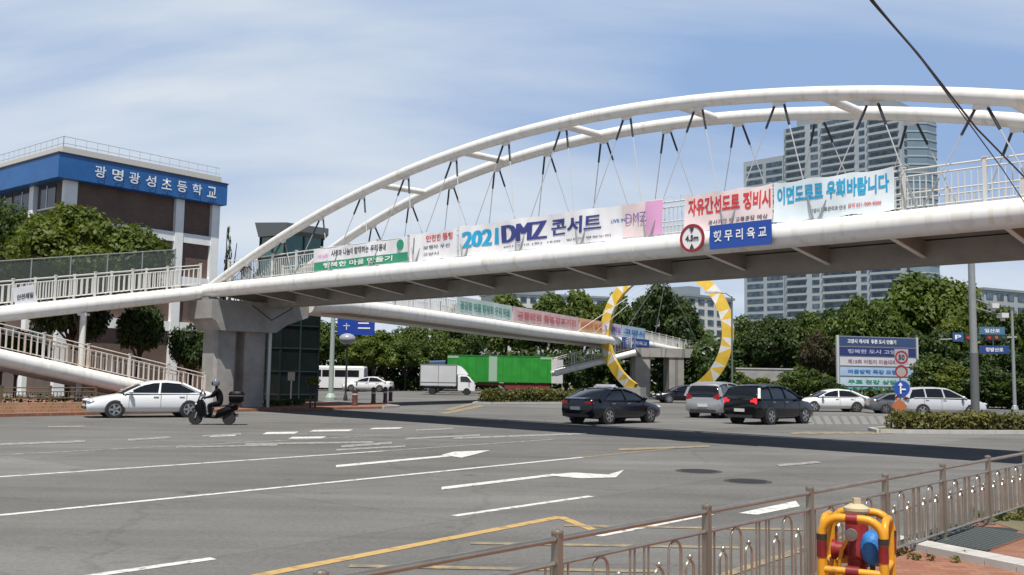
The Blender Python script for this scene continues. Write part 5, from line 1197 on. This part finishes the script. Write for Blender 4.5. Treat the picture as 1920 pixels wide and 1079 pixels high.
# fire hydrant and its pipe guard
H0 = D(1608, 1080, 7.35); H0.z = KH; HYaw = math.radians(-28)
M_HY = mat('guard_yellow', (.38, .19, .03), .45, scale=9, col2=(.66, .30, .016), ramp=(.30, .42), detail=10); M_HR = mat('hydrant_red', (.16, .008, .010), .45, coat=.1, scale=7, col2=(.25, .014, .014)); M_BK = mat('guard_band', (.03, .022, .02), .5); M_CREAM = mat('cap_cream', (.50, .42, .27), .6)
gd = thing('hydrant_guard', 'yellow pipe guard with red and black bands in front of the railing', 'hydrant guard', H0)
gxv = Vector((math.cos(HYaw), math.sin(HYaw), 0)); gyv = Vector((-math.sin(HYaw), math.cos(HYaw), 0))
def HP(x, y, z): q = H0 + gxv * x + gyv * y; return Vector((q.x, q.y, KH + z))
GW, GD, GH, GR_ = .215, .235, .87, .0315
def uframe(y):
    rr = .13; pts = [HP(-GW, y, 0)] + [HP(-GW, y, GH - rr)] + [HP(-GW + rr - rr * math.cos(t_), y, GH - rr + rr * math.sin(t_)) for t_ in np.linspace(.2, math.pi / 2, 6)] + [HP(GW - rr + rr * math.sin(t_), y, GH - rr + rr * math.cos(t_)) for t_ in np.linspace(0, math.pi / 2 - .2, 6)] + [HP(GW, y, GH - rr), HP(GW, y, 0)]
    return pts
for y in (-GD, GD):
    mb = MB(); mb.tube(uframe(y), GR_, 14); fr = mb.build('hoop_frame', M_HY, gd, True)
    mb = MB(); mb.tube([HP(-GW, y, .49), HP(GW, y, .49)], GR_ * .85, 12); mb.build('cross_rail', M_HY, fr, True)
    for x in (-GW, GW):
        mb = MB(); mb.tube([HP(x, y, .575), HP(x, y, .695)], GR_ + .004, 14); mb.build('red_band', M_HR, fr, True)
        mb = MB(); mb.tube([HP(x, y, .70), HP(x, y, .745)], GR_ + .006, 14); mb.build('black_band', M_BK, fr, True)
        mb = MB(); mb.tube([HP(x, y, .10), HP(x, y, .24)], GR_ + .004, 14); mb.build('red_band', M_HR, fr, True)
        mb = MB(); mb.lathe(HP(x, y, 0), [(.075, 0), (.075, .012), (.045, .02)], 14); mb.build('foot_plate', M_HY, fr)
    mb = MB(); mb.tube([HP(-.045, y, .49), HP(.045, y, .49)], GR_ + .01, 12); mb.tube([HP(-.04, y, GH - .002), HP(.04, y, GH - .002)], GR_ + .008, 12); mb.build('clamp', M_BK if y > 0 else M_HR, fr, True)
for x in (-GW, GW):
    mb = MB(); mb.tube([HP(x, -GD, .51), HP(x, GD, .51)], GR_ * .85, 12); mb.build('side_rail', M_HY, gd, True)
    q_ = GD - .068; mb = MB(); mb.tube([HP(x, -q_, 0), HP(x, -q_, GH - .12)] + [HP(x, -q_ + .1 - .1 * math.cos(t_), GH - .12 + .1 * math.sin(t_)) for t_ in np.linspace(.2, math.pi / 2, 6)] + [HP(x, q_ - .1 + .1 * math.sin(t_), GH - .12 + .1 * math.cos(t_)) for t_ in np.linspace(0, math.pi / 2 - .2, 6)] + [HP(x, q_, GH - .12), HP(x, q_, 0)], GR_ * .92, 12); mb.build('side_hoop', M_HY, gd, True)
hy = thing('fire_hydrant', 'red fire hydrant with a cream cap standing inside the yellow guard', 'fire hydrant', H0)
mb = MB(); mb.lathe(HP(0, 0, 0), [(.12, 0), (.12, .03), (.07, .05), (.07, .55), (.09, .57), (.09, .63), (.08, .66), (.085, .78), (.07, .84), (.045, .88), (.045, .90)], 20); mb.build('barrel', M_HR, hy, True)
mb = MB(); mb.lathe(HP(0, 0, .885), [(.085, 0), (.095, .02), (.095, .04), (.05, .065), (.01, .07)], 18); mb.box(HP(0, 0, .97), (.05, .05, .05)); mb.build('cap', M_CREAM, hy)
for q in (-1, 1):
    mb = MB(); mb.lathe(HP(q * .09, 0, .60), [(.06, 0), (.06, .06), (.075, .06), (.075, .09), (.02, .1)], 14, gxv * q)
    mb.build('side_outlet', M_HR, hy, True)
mb = MB(); mb.lathe(HP(-.02, -.09, .74), [(.035, 0), (.035, .04), (.045, .04), (.045, .07), (.015, .078)], 14, -gyv); mb.build('outlet_cap', mat('outlet_grey', (.38, .36, .32), .4, .5), hy, True)
mb = MB(); mb.tube([HP(-.03, -.13, .74), HP(-.09, -.14, .62), HP(-.12, -.12, .46), HP(-.08, -.10, .38)], .014, 8); mb.build('chain', M_HY, hy, True)
bl = thing('hose_reel_cover', 'rounded blue cover tied inside the yellow guard beside the hydrant', 'cover', HP(.13, .05, .42))
mb = MB(); mb.ball(HP(.115, -.06, .645), (.085, .09, .13), 18, 12); mb.build('cover', mat('blue_tarp', (.015, .14, .42), .5, scale=12, col2=(.03, .2, .52), bump=.4), bl, True)
mb = MB(); mb.tube([HP(.115, -.06, 0), HP(.115, -.06, .53)], .02, 8); mb.build('stem', M_DARK, bl)

# overhead cables near the camera
for i, (pts, r, lb) in enumerate([([(1590, -60, 9.0), (1635, 3, 9.6), (1720, 100, 11.5), (1832, 242, 14.0), (1940, 352, 17.5), (2010, 420, 20)], .014, 'black overhead cable, the upper of two crossing the sky at the top right'), ([(1598, -60, 9.0), (1640, 5, 9.6), (1728, 112, 11.5), (1826, 244, 14.0), (1880, 318, 17.0), (1960, 440, 20)], .009, 'thin black overhead cable, the lower of two at the top right')]):
    q = [D(*p) for p in pts]
    mb = MB(); mb.tube(q, r, 8); o = mb.build('overhead_cable', M_DARK, None, True); tag(o, lb, 'cable', 'overhead cables')

# ------------------------------------------------------------------ trees, bushes, hedges
GL, GM, GRt = 'trees before the school', 'trees behind the second footbridge', 'trees behind the billboard'
tree('broadleaf_tree', 'broad green tree before the school, under the blue roof band', 150, 57, 366, 340, 'fine', 2, 11, group=GL)
tree('broadleaf_tree', 'green tree at the left frame edge before the school', -5, 60, 378, 270, 'fine', 0, 12, group=GL)
tree('broadleaf_tree', 'small dark tree under the upper ramp before the white beam', 258, 62, 560, 105, 'high', 1, 13, group=GL)
tree('broadleaf_tree', 'narrow dark tree between the ramp and the pier', 356, 62, 598, 90, 'tall', 1, 14, group=GL)
tree('broadleaf_tree', 'forked tree whose bare limbs show under the upper ramp', 128, 60, 520, 150, 'high', 1, 15, group=GL)
tree('broadleaf_tree', 'low dark tree behind the lower ramp at the left edge', 30, 62, 610, 130, 'tall', 1, 14, group=GL)
tree('conifer', 'tall thin dark conifer right of the school', 417, 96, 425, 44, 'cone', 1, 16, group=GL)
tree('conifer', 'small dark conifer between the school and the lift tower', 452, 105, 466, 50, 'cone', 1, 17, group=GL)
tree('conifer', 'slim dark conifer against the left wall of the lift tower', 478, 80, 436, 40, 'cone', 1, 18, group=GL)
mid = [(592, 118, 592, 110, 0), (655, 124, 604, 120, 0), (720, 121, 612, 130, 2), (772, 126, 602, 120, 0), (826, 118, 618, 100, 0), (880, 136, 556, 140, 0), (950, 140, 545, 150, 2), (1020, 137, 538, 150, 0), (1090, 134, 537, 150, 2), (1150, 132, 542, 120, 0), (1243, 116, 516, 160, 1), (1300, 135, 585, 90, 0), (700, 112, 628, 110, 2), (860, 124, 600, 110, 1), (560, 122, 590, 90, 1), (760, 114, 630, 100, 0)]
mdl = ['leftmost', 'second', 'third', 'fourth', 'fifth', 'sixth', 'seventh', 'eighth', 'ninth', 'tenth']
ml = ['green tree just right of the lift tower, behind the minibus', 'green tree behind the blue road sign', 'olive green tree right of the blue road sign', 'green tree left of the white box lorry', 'green tree directly above the white box lorry', 'green tree above the front of the green trailer', 'olive green tree above the mint banner', 'green tree above the left half of the rose banner', 'olive green tree above the right half of the rose banner', 'green tree touching the left side of the yellow ring', 'large dark tree framed by the yellow ring', 'green tree right inside the yellow ring before the pale block', 'low olive tree behind the white sedan in the side street', 'dark tree behind the green trailer cab', 'dark tree half hidden by the lift tower', 'low green tree left of the green trailer cab']
for (x, Yd, ty, wd, li), lb in zip(mid, ml): tree('broadleaf_tree', lb, x, Yd, ty, wd, 'tall' if wd < 115 else 'round', li, 20 + (x * 7) % 4, group=GM)
rt = [(1398, 100, 588, 110, 0), (1448, 95, 582, 120, 1), (1505, 102, 578, 110, 0), (1540, 92, 612, 90, 3), (1602, 104, 548, 120, 0), (1700, 100, 496, 230, 0), (1768, 98, 506, 170, 2), (1640, 94, 552, 150, 0), (1800, 90, 585, 130, 2), (1862, 94, 566, 120, 0), (1915, 90, 560, 130, 0), (1735, 88, 606, 120, 1), (1965, 88, 545, 120, 1), (1560, 110, 566, 100, 1)]
rl_ = ['green tree right of the yellow ring, below the tower', 'dark tree below the left part of the apartment tower', 'green tree below the middle of the apartment tower', 'dull brownish tree left of the billboard', 'green tree above the left edge of the billboard', 'tallest olive tree reaching the bridge deck above the billboard', 'green tree left of the tall grey pole, reaching the deck', 'green tree right behind the top of the billboard', 'olive tree behind the tall grey pole at mid height', 'green tree between the tall grey pole and the slim signal pole', 'green tree behind the slim signal pole at the right edge', 'dark tree between the billboard and the tall grey pole', 'dark tree cut by the right frame edge', 'dark tree behind the brownish one']
for (x, Yd, ty, wd, li), lb in zip(rt, rl_): tree('broadleaf_tree', lb, x, Yd, ty, wd, 'round', li, 20 + (x * 3) % 4, group=GRt)
bu = [(1395, 84, 688, 70, 0), (1440, 82, 700, 80, 2), (1490, 84, 684, 90, 0), (1535, 82, 690, 80, 0), (1560, 80, 700, 60, 1), (1745, 82, 660, 100, 0), (1790, 80, 672, 90, 2), (1850, 78, 680, 110, 1), (1905, 76, 700, 110, 0), (1960, 76, 690, 100, 0), (1340, 95, 665, 80, 1), (1120, 104, 655, 110, 1), (1060, 112, 650, 100, 1), (1395, 96, 640, 120, 1), (1470, 97, 640, 120, 1), (1800, 86, 640, 120, 1), (1880, 86, 640, 120, 1)]
bl_ = ['bush right of the yellow ring foot, left end of the low wall', 'olive bush before the low pale wall', 'bush at the right end of the low pale wall', 'bush above the white sedan', 'dark bush at the left post of the billboard', 'bush at the right post of the billboard', 'olive bush above the bonnet of the silver estate car', 'dark bush right of the tall grey pole', 'bush at the foot of the slim signal pole', 'bush at the right frame edge', 'dark bush right behind the yellow ring', 'dark shrub mass left of the ring under the bridge', 'dark shrub behind the rear door of the green trailer', 'dark tall shrub below the trees right of the ring', 'dark tall shrub left of the brownish tree', 'dark tall shrub left of the grey pole', 'dark tall shrub between the two poles at right']
for (x, Yd, ty, wd, li), lb in zip(bu, bl_): tree('bush', lb, x, Yd, ty, wd, 'bush', li, 30 + x % 3, 'bush', 'bushes along the far side')
# hedged islands
def island(pts, hz):
    pavement(pts, M_KERB)
a, b = P(1662, 812), P(2060, 814); n = Vector((.05, 1, 0))
pavement([(a.x - .4, a.y - .3), (b.x, b.y - .3), (b.x, b.y + 3), (a.x + 1.5, a.y + 3), (a.x - .2, a.y + 1.2)], M_DIRT)
hedge('hedge', 'low green hedge on the right traffic island before the silver estate car', [(a.x + .6, a.y + .9, 0), (b.x, b.y + .9, 0)], 1.2, .72, 4, 9000, .07)
a, b = P(905, 758), P(1085, 757)
pavement([(a.x - .6, a.y - .4), (b.x, b.y - .4), (b.x, b.y + 3), (a.x - .3, a.y + 3)], M_DIRT)
hedge('hedge', 'low green hedge on the middle island left of the blue black sedan', [(a.x, a.y + .8, 0), (b.x, b.y + .8, 0)], 1.5, .95, 4, 6000, .10)
a, b = P(490, 768), P(560, 764)
hedge('hedge', 'short dark hedge at the foot of the pier', [(a.x, a.y + .5, 0), (b.x, b.y + .5, 0)], .6, .4, 1, 1200, .07)
hedge('hedge', 'long dark hedge behind the side street under the trees', [tuple(D(560, 720, 116)), tuple(D(800, 720, 116))], 1.6, 1.6, 1, 3500, .2, 0)
hedge('hedge', 'long dark hedge along the far side behind the white sedan and billboard', [tuple(D(1340, 720, 88)), tuple(D(1980, 720, 78))], 1.8, 1.5, 1, 7000, .18, 0)

# undergrowth closing the gaps below the far crowns
def thicket(label, pts, width, height, count, size):
    o = hedge('undergrowth', label, pts, width, height, 1, count, size, 0); o['kind'] = 'stuff'; o.name = 'undergrowth'
    if 'category' in o: del o['category']
thicket('dark undergrowth closing the gaps behind the side street trees', [tuple(D(480, 720, 128)), tuple(D(870, 720, 128)), tuple(D(1180, 720, 122))], 3, 5.5, 9000, .38)
thicket('dark undergrowth closing the gaps behind the trees at the right', [tuple(D(1180, 720, 122)), tuple(D(1380, 720, 104)), tuple(D(2050, 720, 92))], 3, 6.5, 9000, .36)

a_ = RB(-24, 43.2); b_ = RB(RD.dot(P(160, 777, 0)) + 1.5, 42.6)
hedge('hedge', 'dark shrubs behind the low brick kerb under the lower ramp', [tuple(a_), tuple(b_)], .9, .75, 1, 5000, .08)
